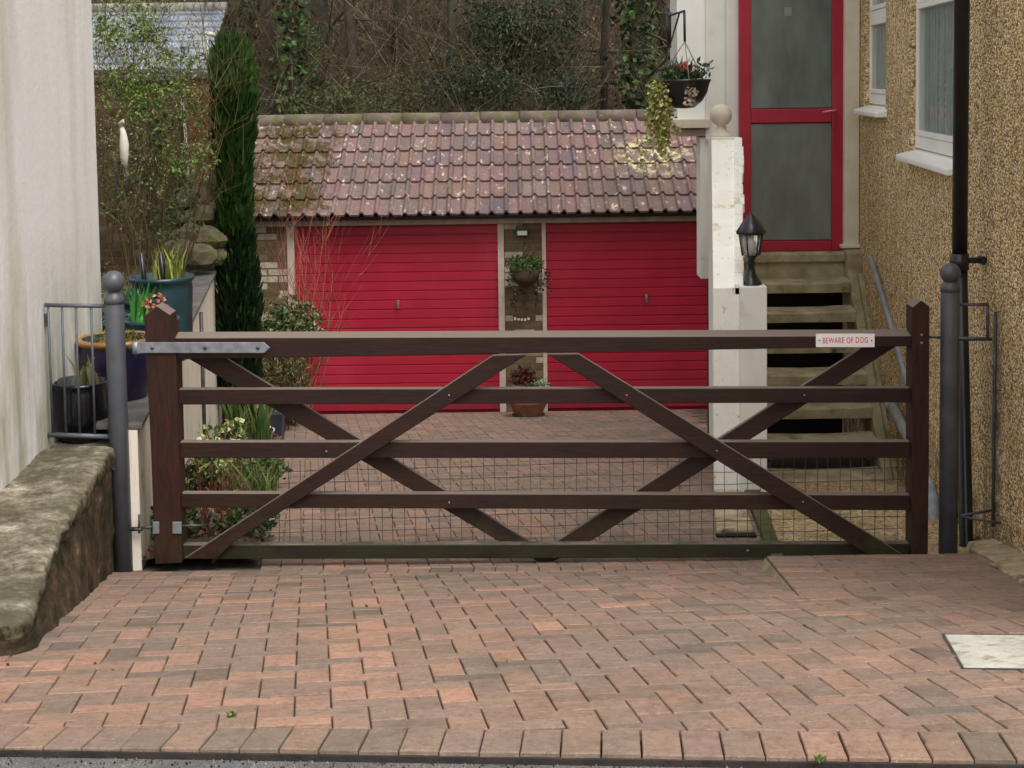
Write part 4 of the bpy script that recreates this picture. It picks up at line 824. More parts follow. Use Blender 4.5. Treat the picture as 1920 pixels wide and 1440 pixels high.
# ------------------------------------------------------------------ stairs
st = thing('stairs', (2.0, 9.7, G(2, 9.7)), 'mossy concrete open-riser steps climbing to the red door', 'steps')
LZ = CZ - 1.345; YL = 11.4
SXr = lambda y_: X_(1590, 11.15) + (X_(1652, 9.7) - X_(1590, 11.15)) * (11.15 - y_) / 1.45
SXl = lambda y_: 1.52 + .09 * (y_ - 9)
mb = MB(); y0 = YL - .12; mb.hexa([(SXl(y0), y0, LZ - .07), (SXr(y0), y0, LZ - .07), (SXr(12.4), 12.4, LZ - .07), (SXl(12.4), 12.4, LZ - .07), (SXl(y0), y0, LZ), (SXr(y0), y0, LZ), (SXr(12.4), 12.4, LZ), (SXl(12.4), 12.4, LZ)])
mb.build('landing', M['step'], st, .012)
mb = MB(); mb.box((SXl(y0), y0 + .03, LZ - .255), (SXr(y0), y0 + .13, LZ - .073)); mb.build('riser', M['step'], st)
for k in range(1, 8):
    yf = YL - .12 - .245 * k + .0; zt_ = LZ - .181 * k; yb_ = yf + .27; th = .085
    if k == 7: th = .3
    mb = MB(); nseg = 8; vs = []
    for i in range(nseg + 1):
        for (yy_, zz_) in ((yf, zt_ - th), (yf, zt_ - .012), (yf + .012, zt_), (yb_, zt_), (yb_, zt_ - th)):
            x_ = SXl(yy_) + (SXr(yy_) - SXl(yy_)) * i / nseg; wv = .006 * fbm(x_, k, 0, 4); vs.append((x_, yy_ + wv, zz_ - .004 * abs(fbm(x_, k, 5, 5)) - (.012 * math.sin(math.pi * i / nseg) if zz_ > zt_ - th / 2 else 0)))
    mb.add(vs, [(i * 5 + j, (i + 1) * 5 + j, (i + 1) * 5 + (j + 1) % 5, i * 5 + (j + 1) % 5) for i in range(nseg) for j in range(5)] + [(4, 3, 2, 1, 0)])
    mb.build('step', M['step'], st)
mb = MB(); ya, yb2 = YL - .0, 9.45; za, zb = LZ + .03, LZ + .03 - .74 * (ya - yb2)
for o0, o1, dz in ((0, .075, -.0), (.075, .16, -.03)):
    mb.hexa([(SXr(yb2) + o0, yb2, zb - .35 + dz), (SXr(yb2) + o1 - .003, yb2, zb - .35 + dz), (SXr(ya) + o1 - .003, ya, za - .45 + dz), (SXr(ya) + o0, ya, za - .45 + dz), (SXr(yb2) + o0, yb2, zb + dz), (SXr(yb2) + o1 - .003, yb2, zb + dz), (SXr(ya) + o1 - .003, ya, za + dz), (SXr(ya) + o0, ya, za + dz)])
mb.build('stringer', M['stringer'], st, .012)
mb = MB(); ya = YL - .1; mb.box((SXr(ya) - .01, ya - .1, LZ - .25), (SXr(ya) + .16, ya + .2, LZ + .02)); mb.build('end_block', M['stringer'], st, .02)
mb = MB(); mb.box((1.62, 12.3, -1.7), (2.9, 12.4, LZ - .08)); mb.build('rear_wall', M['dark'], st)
# grey pipes along the foot of the tan wall
mb = MB(); mb.tube([pt(1632, 482, 10.6), pt(1668, 600, 9.9), pt(1703, 722, 9.3)], [.02, .021, .023], 12)
tag(mb.build('handrail', M['pipe_grey']), 'light grey pipe handrail sloping along the tan wall beside the steps', 'handrail')
mb = MB(); mb.tube([pt(1668, 752, 9.7), pt(1706, 826, 9.1), pt(1748, 900, 8.6), pt(1754, 1024, 7.75)], [.034, .036, .034, .03], 14); mb.tube([pt(1667, 750, 9.72), pt(1674, 763, 9.6)], .041, 14)
tag(mb.build('waste_pipe', M['pipe_grey']), 'fat pale grey waste pipe lying low beside the bottom steps', 'pipe')

# white stair parapet and lamp pier
pw = thing('stair_wall', (1.35, 9.1, G(1, 9.1)), 'flaking white stair wall with sloped top ending in the ball pier', 'wall')
def L_(Y): return X_(1338, Y, 700) if Y < 9.2 else X_(1338, 9.1, 700) + (X_(1334, 11.0, 300) - X_(1338, 9.1, 700)) * (Y - 9.1) / 1.9
mb = MB(); ya, yb_ = 9.06, 11.0; zta, ztb = Z_(540, 9.06, 1387), Z_(262, 11.0, 1360); wa, wb = .158, .2
mb.hexa([(L_(ya), ya, -1.2), (L_(ya) + wa, ya, -1.2), (L_(yb_) + wb, yb_, -1.4), (L_(yb_), yb_, -1.4), (L_(ya), ya, zta), (L_(ya) + wa, ya, zta), (L_(yb_) + wb, yb_, ztb), (L_(yb_), yb_, ztb)])
mb.build('sloping_wall', M['mottled'], pw)
mb = MB(); 
for i in range(14):
    t0, t1 = i / 14, (i + 1) / 14; q = lambda t_: (L_(ya) + wa - .03 + (L_(yb_) + wb - L_(ya) - wa + .0) * t_, ya + (yb_ - ya) * t_, zta + (ztb - zta) * t_ + .006)
    a, b = q(t0), q(t1 - .004); j = U(-.006, .01)
    mb.hexa([(a[0], a[1], a[2] - .05), (a[0] + .06 + j, a[1], a[2] - .05), (b[0] + .06 + j, b[1], b[2] - .05), (b[0], b[1], b[2] - .05), (a[0], a[1], a[2] + .02), (a[0] + .06 + j, a[1], a[2] + .015), (b[0] + .06 + j, b[1], b[2] + .015), (b[0], b[1], b[2] + .02)])
mb.build('coping', M['mottled'], pw, .006)
mb = MB(); bx, by_ = X_(1352, 11.1, 250), 11.1; mb.box((bx - .085, 11.003, -1.2), (bx + .09, 11.2, Z_(256, 11.1, 1350))); mb.build('pier', M['white'], pw, .006)
mb = MB(); zb_ = Z_(216, 11.1, 1352); r_ = .082; zc = Z_(256, 11.1, 1350)
mb.lathe([(.085, zc - .0), (.08, zc + .012), (.04, zc + .05), (.032, zb_ - r_ * .9)] + [(r_ * math.sin(t * math.pi / 14) + .0001, zb_ - r_ * math.cos(t * math.pi / 14)) for t in range(3, 15)], (bx, by_, 0), 24); mb.build('ball_finial', M['cream_trim'], pw)
lpp = MB(); x0, x1 = X_(1387, 9.04, 700), X_(1438, 9.04, 700); zl = Z_(537, 9.04, 1410); lpp.box((x0 + .001, 9.03, -1.2), (x1, 9.22, zl))
tag(lpp.build('lamp_pier', M['white'], bevel=.006), 'smooth pale grey-white square pier carrying the lantern', 'pier')
mb = MB(); z7 = G(0, 7.75); mb.hexa([(1.04, 7.62, z7 - .1), (1.235, 7.62, z7 - .1), (1.37, 8.95, -.95), (1.2, 8.95, -.95), (1.04, 7.62, z7 + .045), (1.235, 7.62, z7 + .045), (1.37, 8.95, G(0, 8.95) + .045), (1.2, 8.95, G(0, 8.95) + .045)])
tag(mb.build('concrete_slab', M['pale_concrete'], bevel=.008), 'worn tan concrete slab at the foot of the white pier', 'slab')
mb = MB(); mb.box((1.035, 7.56, z7 - .1), (1.24, 7.615, z7 + .035)); tag(mb.build('drain_channel', M['dark'], bevel=.003), 'dark drain slot in front of the tan slab', 'drain')
# lantern
lx = X_(1408, 9.12, 470); la = thing('lantern', (lx, 9.12, zl), 'black pedestal lantern with clear panes on the white pier', 'lamp')
k_ = 1.0; zz = lambda py_: Z_(py_, 9.12, 1408)
mb = MB(); mb.lathe([(.072, zz(536)), (.07, zz(532)), (.05, zz(524)), (.03, zz(512)), (.022, zz(500)), (.03, zz(494)), (.022, zz(488)), (.034, zz(482)), (.05, zz(478))], (lx, 9.12, 0), 6); mb.build('pedestal', M['black'], la)
mb = MB(); mb.lathe([(.052, zz(478)), (.07, zz(440))], (lx, 9.12, 0), 6); mb.build('pane', M['lampglass'], la)
mb = MB()
for k in range(6): t_ = k * math.pi / 3; mb.tube([(lx + .053 * math.cos(t_), 9.12 + .053 * math.sin(t_), zz(479)), (lx + .072 * math.cos(t_), 9.12 + .072 * math.sin(t_), zz(438))], .005, 6)
mb.build('frame', M['black'], la); mb = MB(); mb.lathe([(.01, zz(476)), (.02, zz(468)), (.022, zz(455)), (.001, zz(448))], (lx, 9.12, 0), 12); mb.build('bulb', M['bulb'], la)
mb = MB(); mb.lathe([(.088, zz(439)), (.092, zz(434)), (.07, zz(424)), (.045, zz(412)), (.03, zz(409)), (.026, zz(405)), (.008, zz(402)), (.005, zz(396))], (lx, 9.12, 0), 6); mb.build('roof', M['black'], la)

# ------------------------------------------------------------------ porch with the red door
po = thing('porch', (2.1, 11.4, LZ), 'white painted porch with a glazed red door above the steps', 'porch')
def pbx(name, px0, px1, pyt, pyb, Y, dep, mat, par=po, bev=.005):
    a = pt(px0, pyb, Y); b = pt(px1, pyt, Y); mb = MB(); mb.box((a.x, Y, a.z), (b.x, Y + dep, b.z if pyt > -50 else 3.0)); return mb.build(name, mat, par, bev)
pbx('corner_post', 1270, 1323, -99, 224, 11.62, .5, M['upvc']); pbx('side_panel', 1323.5, 1363, -99, 262, 11.58, .5, M['white']); pbx('jamb', 1363.5, 1388, -99, 470, 11.5, .3, M['white'])
pbx('ledge', 1262, 1331, 223, 241, 11.55, .5, M['cream_trim']); pbx('ledge_bracket', 1274, 1331, 242, 256, 11.6, .4, M['lintel'])
pbx('lower_panel', 1314, 1337, 257, 523, 11.62, .25, M['white'])
pbx('trim', 1583, 1613, -99, 462, 11.36, .12, M['cream_trim']); pbx('trim_foot', 1578, 1625, 459, 466, 11.34, .1, M['cream_trim'])
YD = 11.42
dr = pbx('door', 1386, 1582, -99, 469, YD + .03, .03, M['red_frame']); dr['label'] = 'red aluminium door with two frosted panes'
# replace the leaf by a framed leaf: stiles, rails and panes
dx0, dx1 = X_(1386, YD, 230), X_(1582, YD, 230); g0, g1 = X_(1408, YD, 230), X_(1560, YD, 230); zz = lambda py_: Z_(py_, YD, 1484)
mb = MB(); mb.box((dx0, YD - .005, zz(471)), (g0, YD + .028, 3)); mb.box((g1, YD - .005, zz(471)), (dx1, YD + .028, 3)); mb.box((g0 + .0005, YD - .003, zz(471)), (g1 - .0005, YD + .028, zz(452))); mb.box((g0 + .0005, YD - .003, zz(230)), (g1 - .0005, YD + .028, zz(204))); mb.build('frame', M['red_frame'], dr, .005)
for a, b in ((450, 232), (202, -120)): mb = MB(); mb.box((g0 + .002, YD + .012, zz(a)), (g1 - .002, YD + .02, zz(b))); mb.build('pane', M['frosted'], dr)
mb = MB(); p = pt(1566, 207, YD - .03); mb.box((p.x - .014, YD - .014, p.z - .14), (p.x + .016, YD - .0055, p.z + .06)); mb.build('handle_plate', M['red_frame'], dr, .003)
mb = MB(); mb.tube([(p.x, YD, p.z), (p.x, YD - .045, p.z), (p.x - .015, YD - .05, p.z), (p.x - .1, YD - .05, p.z - .012)], [.009, .009, .009, .007], 10); mb.build('handle', simple('rose metal', rgb(206, 150, 156), rgb(190, 130, 138), 5, .3, 0, 10, .3), dr)
mb = MB(); p = pt(1478, 22, YD); mb.box((p.x - .028, YD + .008, p.z - .035), (p.x + .028, YD + .0105, p.z + .035)); mb.build('pane_reflection', simple('painted pane reflection', rgb(140, 140, 124), rgb(120, 122, 108), 30, .6, 0, 10), dr)  # pale rectangle standing in for a reflection in the upper pane

# big hanging basket
YBk = 10.6; p = pt(1282, 150, YBk); hbk = thing('hanging_basket', (p.x, YBk, p.z - .2), 'black bowl-shaped hanging basket with trailing yellow-green foliage by the white porch', 'hanging basket')
rad = .192
mb = MB(); mb.lathe([(.03, -.20), (.075, -.195), (.13, -.15), (.165, -.09), (.183, -.02), (rad, -.01), (rad, .005), (.18, .005), (.17, -.03)], (p.x, YBk, p.z), 32); mb.build('bowl', M['black'], hbk)
mb = MB(); mb.lathe([(.175, -.03), (.17, -.012), (.01, -.005)], (p.x, YBk, p.z), 24); mb.build('potting_soil', M['soil'], hbk)
hk = pt(1284, 78, YBk)
mb = MB()
for t_ in (.6, 2.7, 4.8): mb.tube([(p.x + rad * .97 * math.cos(t_), YBk + rad * .97 * math.sin(t_), p.z), hk], .004, 6)
mb.build('chain', M['rope'], hbk)
mb = MB(); b0 = pt(1283, 18, YBk); b1 = pt(1284, 84, YBk)
mb.tube([(b0.x, 11.6, b0.z + .03), (b0.x, 11.6, b1.z - .0)], .016, 8); mb.tube([(b0.x, 11.6, b0.z), (b0.x, YBk, b0.z - .01), (hk.x, YBk, hk.z)], .009, 8); mb.tube([(b0.x, 11.6, b1.z), (b0.x, YBk + .3, b0.z - .01)], .007, 8); mb.build('bracket', M['black'], hbk)
mb = MB(); leafball(mb, (p.x - .02, YBk, p.z + .04), .17, .15, .06, 420, .04, [rgb(70, 92, 52), rgb(96, 112, 72), rgb(52, 70, 44)]); blades(mb, (p.x, YBk, p.z), 50, .14, .17, [rgb(74, 94, 56), rgb(100, 116, 80)], .5, .006)
for _ in range(30): mb.leaf((p.x + U(.05, .19), YBk + U(-.15, .15), p.z + U(.02, .12)), .05, vary(rgb(52, 64, 56), .2), .4, .4)
mb.build('leaves', M['leaf'], hbk)
mb = MB()
for _ in range(9): a = (p.x + U(-.06, .03), YBk - .1 + U(-.05, .05), p.z + U(.06, .11)); [mb.leaf(a, .03, vary(rgb(170, 74, 64), .1), .3, .9) for _ in range(4)]
for _ in range(14): a = (p.x + U(.05, .18), YBk - .05 + U(-.08, .05), p.z + U(.04, .12)); [mb.leaf(a, .022, vary(rgb(214, 216, 208), .05), .3, .9) for _ in range(3)]
tag(mb.build('flowers', M['petal'], hbk), None, None, None, 'stuff')
mb = MB()
for _ in range(30):
    q = Vector((p.x - .17 + U(-.05, .06), YBk + U(-.12, .1), p.z + .0)); n_ = int(U(14, 34)); dx = U(-.007, .002)
    for s_ in range(n_):
        q += Vector((dx + U(-.009, .009), U(-.007, .007), -.0165)); 
        if s_ == 5: dx = U(-.002, .0035)
        for _k in range(2): mb.leaf(q + Vector((U(-.02, .02), U(-.02, .02), U(-.01, .01))), .034, vary(random.choice([rgb(176, 178, 100), rgb(150, 156, 84), rgb(122, 132, 66), rgb(196, 192, 130)]), .12), -.6, .75)
mb.build('trailing_plant', M['leaf'], hbk)
mb = MB()
for _ in range(6):
    q = Vector((p.x + U(.0, .06), YBk - .17, p.z - .02))
    for s_ in range(9):
        q += Vector((U(-.014, .012), U(-.005, .005), -.016)); mb.leaf(q, .03, vary(rgb(186, 166, 150), .15), -.3, .8)
mb.build('pale_trailer', M['leaf'], hbk)

# ------------------------------------------------------------------ inspection cover
mc_ = MB(); a = [pt(1772, 1192, 4.8), pt(1998, 1192, 4.8), pt(1998, 1254, 4.4), pt(1805, 1254, 4.4)]
def onG(px_, py_):
    lo_, hi_ = 3.0, 9.0
    for _ in range(40):
        m_ = (lo_ + hi_) / 2; q = pt(px_, py_, m_)
        if q.z > G(q.x, m_): lo_ = m_
        else: hi_ = m_
    return pt(px_, py_, lo_)
q = [onG(1805, 1254), onG(2010, 1256), onG(1960, 1192), onG(1768, 1190)]
mh = thing('inspection_cover', (q[0].x, q[0].y, q[0].z), 'pale concrete inspection cover set in the paving at the right', 'cover')
c = sum(q, Vector((0, 0, 0))) / 4; qq = [c + (v_ - c) * .97 for v_ in q]; mb = MB()
mb.hexa([v_ + Vector((0, 0, -.03)) for v_ in qq] + [v_ + Vector((0, 0, .003)) for v_ in qq]); mb.build('slab', M['manhole'], mh, .003)
mb = MB(); qo = [c + (v_ - c) * 1.03 for v_ in q]
for i in range(4):
    j = (i + 1) % 4; u = Vector((0, 0, .002)); d = Vector((0, 0, -.03)); mb.hexa([qq[i] + d, qo[i] + d, qo[j] + d, qq[j] + d, qq[i] + u - (qq[i] - qo[i]) * .02, qo[i] + u, qo[j] + u, qq[j] + u - (qq[j] - qo[j]) * .02])
mb.build('frame', M['galv_dark'], mh)

# ------------------------------------------------------------------ vegetation
def twigs(mb, p, d, L, r, depth, cols, spread=.6, kids=4, up=.15, tips=None, seg=4, ns=5):
    pts = [Vector(p)]; dd = Vector(d).normalized(); rs = [r]
    for i in range(seg):
        dd = (dd + Vector((U(-1, 1), U(-1, 1), U(-1, 1))) * .16 + Vector((0, 0, up * .3))).normalized(); pts.append(pts[-1] + dd * (L / seg)); rs.append(r * (1 - .7 * (i + 1) / seg))
    mb.tube(pts, rs, ns if r > .012 else 3, vary(random.choice(cols), .2), False)
    if depth <= 0:
        if tips is not None: tips += pts[1:]
        return
    for k in range(kids):
        i = random.randint(1, seg); e = Vector((U(-1, 1), U(-1, 1), U(-.6, 1))).normalized(); nd = (dd * (1 - spread) + e * spread + Vector((0, 0, up))).normalized()
        twigs(mb, pts[i], nd, L * U(.45, .7), max(rs[i] * .6, .0026), depth - 1, cols, spread, kids, up, tips, 3, ns)
# cypress
cx, cy = X_(444, 13.0, 500), 13.0; cz = G(cx, cy); top = Z_(62, 13.0, 440)
cyp = thing('cypress', (cx, cy, cz), 'tall narrow dark green column cypress left of the garages', 'tree')
mb = MB(); mb.tube([(cx, cy, cz - .05), (cx, cy, cz + 1.6), (cx, cy, top - .5)], [.05, .035, .008], 8, rgb(70, 52, 38)); mb.build('trunk', M['twig'], cyp)
mb = MB(); H_ = top - cz
for _ in range(15000):
    t = R() ** .9; zz_ = cz + .12 + t * (H_ - .18); a = U(0, 6.28)
    rr = .8 * (.2 + .035 * math.sin(t * 9) + .05 * fbm(math.cos(a) * 1.5, math.sin(a) * 1.5, t * 5, 1.0)) * min(1, (1 - t) * 9 + .5) * (1 if t > .06 else .7)
    if t > .28 and t < .42: rr *= 1.12
    q = rr * (.55 + .45 * R()); base = Vector((cx + q * math.cos(a), cy + q * math.sin(a), zz_)); d = Vector((math.cos(a) * .35 + U(-.2, .2), math.sin(a) * .35 + U(-.2, .2), 1)).normalized(); L = U(.05, .13)
    e = d.orthogonal().normalized(); e.rotate(Matrix.Rotation(U(0, 6.28), 3, d)); w_ = U(.006, .014)
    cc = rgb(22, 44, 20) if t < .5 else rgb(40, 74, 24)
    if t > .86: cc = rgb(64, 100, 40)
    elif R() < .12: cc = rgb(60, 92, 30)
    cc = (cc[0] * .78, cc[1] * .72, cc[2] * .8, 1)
    mb.add([base - e * w_, base + e * w_, base + d * L * .6 + e * w_ * .9, base + d * L, base + d * L * .6 - e * w_ * .9], [(0, 1, 2, 3, 4)], vary(cc, .35))
mb.build('crown', M['needle'], cyp)
# climbing shrub by the brick wall
bx0, by0 = X_(300, 12.2, 450), 12.2
shb = thing('climbing_shrub', (bx0, by0, TZ), 'twiggy shrub with fresh yellow-green leaves sprawling up the garden wall', 'shrub')
tw = MB(); tips = []
for _ in range(40):
    p = Vector((X_(U(238, 372), 12.6, 450), U(11.9, 13.3), TZ + U(-.05, .5))); twigs(tw, p, (U(-.25, .25), U(-.2, .1), 1), U(.8, 1.75), U(.006, .010), 2, [rgb(110, 92, 62), rgb(94, 82, 54), rgb(128, 108, 76)], .5, 4, .12, tips)
tw.build('stems', M['twig'], shb)
lf = MB()
for q in tips:
    if q.x > X_(388, 12.6, 300): continue
    for _ in range(6):
        if R() < .5 + .3 * (q.z > .9): 
            cc = random.choice([rgb(116, 130, 72), rgb(132, 142, 90), rgb(98, 114, 66), rgb(140, 146, 100)]) if q.z > 1.0 or R() < .3 else random.choice([rgb(92, 98, 54), rgb(110, 112, 66), rgb(78, 92, 50), rgb(118, 108, 66)])
            lf.leaf(q + Vector((U(-.05, .05), U(-.05, .05), U(-.05, .05))), .024, vary(cc, .2), .3, .6)
for (px_, py_, r_, bright) in ((190, 55, .12, 1), (205, 62, .1, 1), (255, 75, .16, 1), (280, 60, .12, 1), (262, 30, .12, 1), (300, 120, .14, 1), (345, 115, .12, 1), (250, 168, .16, 2), (228, 160, .1, 2), (275, 182, .1, 2), (342, 168, .12, 1), (298, 232, .17, 1), (285, 210, .1, 1), (320, 322, .17, 1), (342, 300, .12, 1), (335, 355, .14, 0), (330, 395, .14, 0), (302, 250, .1, 0), (385, 290, .12, 1), (360, 205, .1, 1), (322, 430, .14, 0), (250, 330, .14, 0), (290, 420, .14, 0), (225, 390, .1, 0)):
    cl = [[rgb(74, 86, 48), rgb(86, 94, 56)], [rgb(104, 126, 62), rgb(122, 142, 80), rgb(88, 108, 54)], [rgb(112, 150, 48), rgb(96, 134, 44)]][bright]
    for _k in range(26): leafball(lf, pt(px_, py_, 12.1) + Vector((random.gauss(0, r_ * .7), random.gauss(0, .1), random.gauss(0, r_ * .6))), .03, .03, .03, 5, .042, cl, .5, .2)
lf.build('leaves', M['leaf'], shb)
# shrubs at the left garage door
def bush(name, px, py, Y, rx, rz, n_, size, cols, label, zc, lab2='leaves', twc=None, asp=.6):
    p = pt(px, py, Y); z = G(p.x, Y); t = thing(name, (p.x, Y, z), label, 'shrub'); tw = MB(); tips = []
    for _ in range(14): twigs(tw, (p.x + U(-.05, .05), Y + U(-.05, .05), z), (U(-.5, .5), U(-.4, .4), 1), zc * U(.8, 1.2), .008, 1, twc or [rgb(98, 84, 56)], .5, 4, .1, tips)
    tw.build('stems', M['twig'], t); mb = MB()
    leafball(mb, (p.x, Y, z + zc), rx, rx * .8, rz, n_, size, cols, asp, .3, .35); mb.build(lab2, M['leaf'], t); return t
bush('variegated_shrub', 548, 790, 14.2, .33, .3, 1500, .055, [rgb(92, 108, 60), rgb(128, 138, 92), rgb(70, 88, 46), rgb(160, 164, 122), rgb(56, 74, 40)], 'bushy variegated cream and green shrub in front of the left garage door', .95)
bush('olive_shrub', 530, 800, 13.7, .26, .38, 1500, .06, OLV + [rgb(122, 124, 74)], 'loose olive shrub with drooping leaves below the variegated shrub', .5, asp=.25)
p = pt(592, 790, 14.5); z = G(p.x, 14.5); t = thing('bare_shrub', (p.x, 14.5, z), 'bare reddish twiggy shrub rising against the left garage door', 'shrub'); tw = MB()
for _ in range(9): twigs(tw, (p.x - .1 + U(-.05, .05), 14.5 + U(-.05, .05), z), (U(-.22, .4), U(-.2, .1), 1), U(1.15, 1.7), .012, 2, [rgb(176, 108, 90), rgb(190, 126, 106), rgb(150, 90, 74)], .42, 4, .1, None, 5)
tw.build('twigs', M['twig'], t)
# small dark planter
p = pt(512, 822, 12.75); z = G(p.x, 12.75); t = thing('dark_planter', (p.x, 12.75, z), 'small dark blue planter with pale mark beside the cypress foot', 'planter')
mb = MB(); a = .085; b = .1; mb.hexa([(p.x - a, 12.67, z), (p.x + a, 12.67, z), (p.x + a, 12.83, z), (p.x - a, 12.83, z), (p.x - b, 12.655, z + .26), (p.x + b, 12.655, z + .26), (p.x + b, 12.85, z + .26), (p.x - b, 12.85, z + .26)]); mb.build('planter_box', simple('dark blue plastic', rgb(38, 40, 52), rgb(52, 54, 64), 6, .5, .1, 30), t, .008)
mb = MB(); mb.tube([(p.x - .03, 12.652, z + .1), (p.x, 12.65, z + .15), (p.x + .03, 12.65, z + .13), (p.x + .01, 12.652, z + .08)], .008, 6); mb.build('mark', M['ornament'], t)
mb = MB(); blades(mb, (p.x, 12.75, z + .24), 40, .07, .2, [rgb(104, 112, 84), rgb(80, 96, 60)], .8, .006); mb.build('leaves', M['leaf'], t)
# bed plants
def bedplant(name, y_, t_, label, kind):
    d_ = y_ - 6.95; x_ = -1.79 - .137 * d_ + .06 + t_ * .44; z = G(x_, y_) + .05; t = thing(name, (x_, y_, z), label, 'plant'); mb = MB(); fl = MB()
    if kind == 'hellebore':
        tw = MB()
        for _ in range(26):
            a = U(0, 6.28); e = Vector((x_ + .14 * math.cos(a) * R(), y_ + .14 * math.sin(a) * R(), z)); h_ = U(.18, .34); tpt = e + Vector((U(-.05, .05), U(-.05, .05), h_)); tw.tube([e, e.lerp(tpt, .5) + Vector((U(-.01, .01), 0, 0)), tpt], .004, 4, vary(rgb(112, 72, 54), .2), False)
            for _k in range(7): mb.leaf(tpt + Vector((U(-.05, .05), U(-.05, .05), U(-.06, .02))), .06, vary(random.choice([rgb(86, 104, 50), rgb(66, 84, 42), rgb(122, 132, 66)]), .2), .2, .4)
            if R() < .5:
                for _k in range(7): fl.leaf(tpt + Vector((0, 0, .02)), .04, vary(random.choice([rgb(206, 208, 160), rgb(180, 190, 122)]), .08), .2, .9)
        tw.build('stems', M['twig'], t); tag(fl.build('flowers', M['petal'], t), None, None, None, 'stuff')
    elif kind == 'grass': blades(mb, (x_, y_, z - .02), 110, .12, .3, [rgb(86, 108, 48), rgb(116, 128, 62), rgb(64, 84, 40)], .5, .006)
    elif kind == 'iris': blades(mb, (x_, y_, z - .02), 60, .08, .5, [rgb(62, 88, 40), rgb(96, 112, 56)], .25, .01)
    elif kind == 'red':
        tw = MB(); 
        for _ in range(10): twigs(tw, (x_ + U(-.08, .08), y_ + U(-.08, .08), z), (U(-.5, .5), U(-.5, .5), 1), U(.15, .3), .004, 1, [rgb(116, 66, 56), rgb(96, 60, 50)], .6, 3, 0)
        tw.build('stems', M['twig'], t); leafball(mb, (x_, y_, z + .1), .14, .14, .1, 90, .04, [rgb(112, 62, 58), rgb(90, 88, 50), rgb(134, 96, 78)])
    elif kind == 'low': leafball(mb, (x_, y_, z + .07), .16, .15, .12, 380, .045, GRN + [rgb(100, 116, 60)], .6)
    mb.build('leaves', M['leaf'], t); return t
bedplant('hellebore', 8.75, .45, 'clump of pale green and white hellebore flowers seen through the gate', 'hellebore')
bedplant('hellebore', 9.9, .5, 'smaller flowering clump further along the bed behind the pale hellebore', 'hellebore')
bedplant('grass_tuft', 8.5, .95, 'loose grass tuft leaning over the paving edge right of the hellebores', 'grass')
bedplant('grass_tuft', 11.2, .85, 'tall grassy tuft just in front of the cypress', 'iris')
bedplant('grass_tuft', 12.0, .35, 'strappy leaf clump against the cream wall under the cypress', 'iris')
bedplant('red_stemmed_plant', 8.0, .7, 'straggly red-stemmed plant low behind the third rail', 'red')
bedplant('red_stemmed_plant', 7.5, .5, 'straggly red-stemmed plant nearest the hinge stile', 'red')
bedplant('leafy_plant', 7.45, .15, 'dark green leafy plant behind the hinge stile next to the cream wall', 'low')
bedplant('leafy_plant', 8.9, .05, 'green leafy plant hugging the cream wall left of the hellebores', 'low')
bedplant('leafy_plant', 10.4, .1, 'green leafy plant against the cream wall halfway along the bed', 'low')
bedplant('leafy_plant', 7.6, .95, 'small green plant at the paving edge just inside the gate', 'low')
bedplant('leafy_plant', 9.6, 1.0, 'small green plant spilling on to the paving beside the hellebores', 'low')
mb = MB()
for _ in range(1500):
    y_ = U(7.0, 13.5); d_ = y_ - 6.95; x_ = -1.79 - .137 * d_ + R() * .55; mb.leaf((x_, y_, G(x_, y_) + U(.05, .09)), .04, vary(random.choice([rgb(112, 76, 60), rgb(96, 84, 54), rgb(82, 92, 50), rgb(134, 110, 84)]), .2), -.1, .6)
for _ in range(500):
    x_ = U(-2, 2.2); y_ = U(3.9, 6.9)
    if R() < .06: mb.leaf((x_, y_, G(x_, y_) + .008), .014, vary(random.choice([rgb(90, 60, 40), rgb(60, 44, 32)]), .2), -.2, .7)
tag(mb.build('leaf_litter', M['leaf']), 'scattered small dead leaves and ground cover in the bed', 'ground cover', None, 'stuff')
# weeds on the terrace and along the wall top
mb = MB()
for _ in range(1400):
    y_ = U(10.5, 13.6); x_ = U(-4.6, -2.7) ; 
    if x_ > -1.95 - .137 * (y_ - 6.95): continue
    mb.leaf((x_, y_, TZ + U(0, .12)), .05, vary(random.choice(OLV + [rgb(112, 92, 60)]), .25), .2, .4)
tag(mb.build('ground_cover', M['leaf']), 'dry ground cover on the terrace under the climbing shrub', 'ground cover', None, 'stuff')

# wood behind
BT = [rgb(84, 72, 54), rgb(66, 58, 44), rgb(100, 86, 62), rgb(74, 70, 46)]
def wtree(px, Y, r, lean, label, ivy=0, cols=BT, lo=.0, kids=9):
    x = X_(px, Y, 150); z = HZ(x, Y) - .15; t = thing('woodland_tree', (x, Y, z), label, 'tree', 'trees on the wooded slope')
    tk = MB(); H = U(6, 8); pts = [Vector((x + lean * k / 6 + U(-.03, .03), Y + U(-.05, .05), z + H * k / 6)) for k in range(7)]; tk.tube(pts, [r * (1.15 - .75 * k / 6) for k in range(7)], 10); tk.build('trunk', M['bark'], t)
    cr = MB(); tips = []
    for _ in range(kids):
        k = U(.3, 5.5); i = int(k); q = pts[i].lerp(pts[i + 1], k - i); twigs(cr, q, (U(-1, 1), U(-1, .4), U(-.2, .8)), U(.9, 2.0), max(.012, r * .2), 2, cols, .55, 4, .05, tips)
    cr.build('crown', M['twig'], t)
    if ivy:
        mb = MB()
        for _ in range(ivy):
            k = U(0, 3.6); i = int(k); q = pts[i].lerp(pts[i + 1], k - i); a = U(0, 6.28); rr = r * 1.1 + abs(random.gauss(0, .1)); mb.leaf(q + Vector((rr * math.cos(a), rr * math.sin(a), 0)), .09, vary(random.choice([rgb(54, 78, 36), rgb(76, 102, 48), rgb(40, 58, 30)]), .25), .1, .8)
        mb.build('ivy', M['leaf'], t)
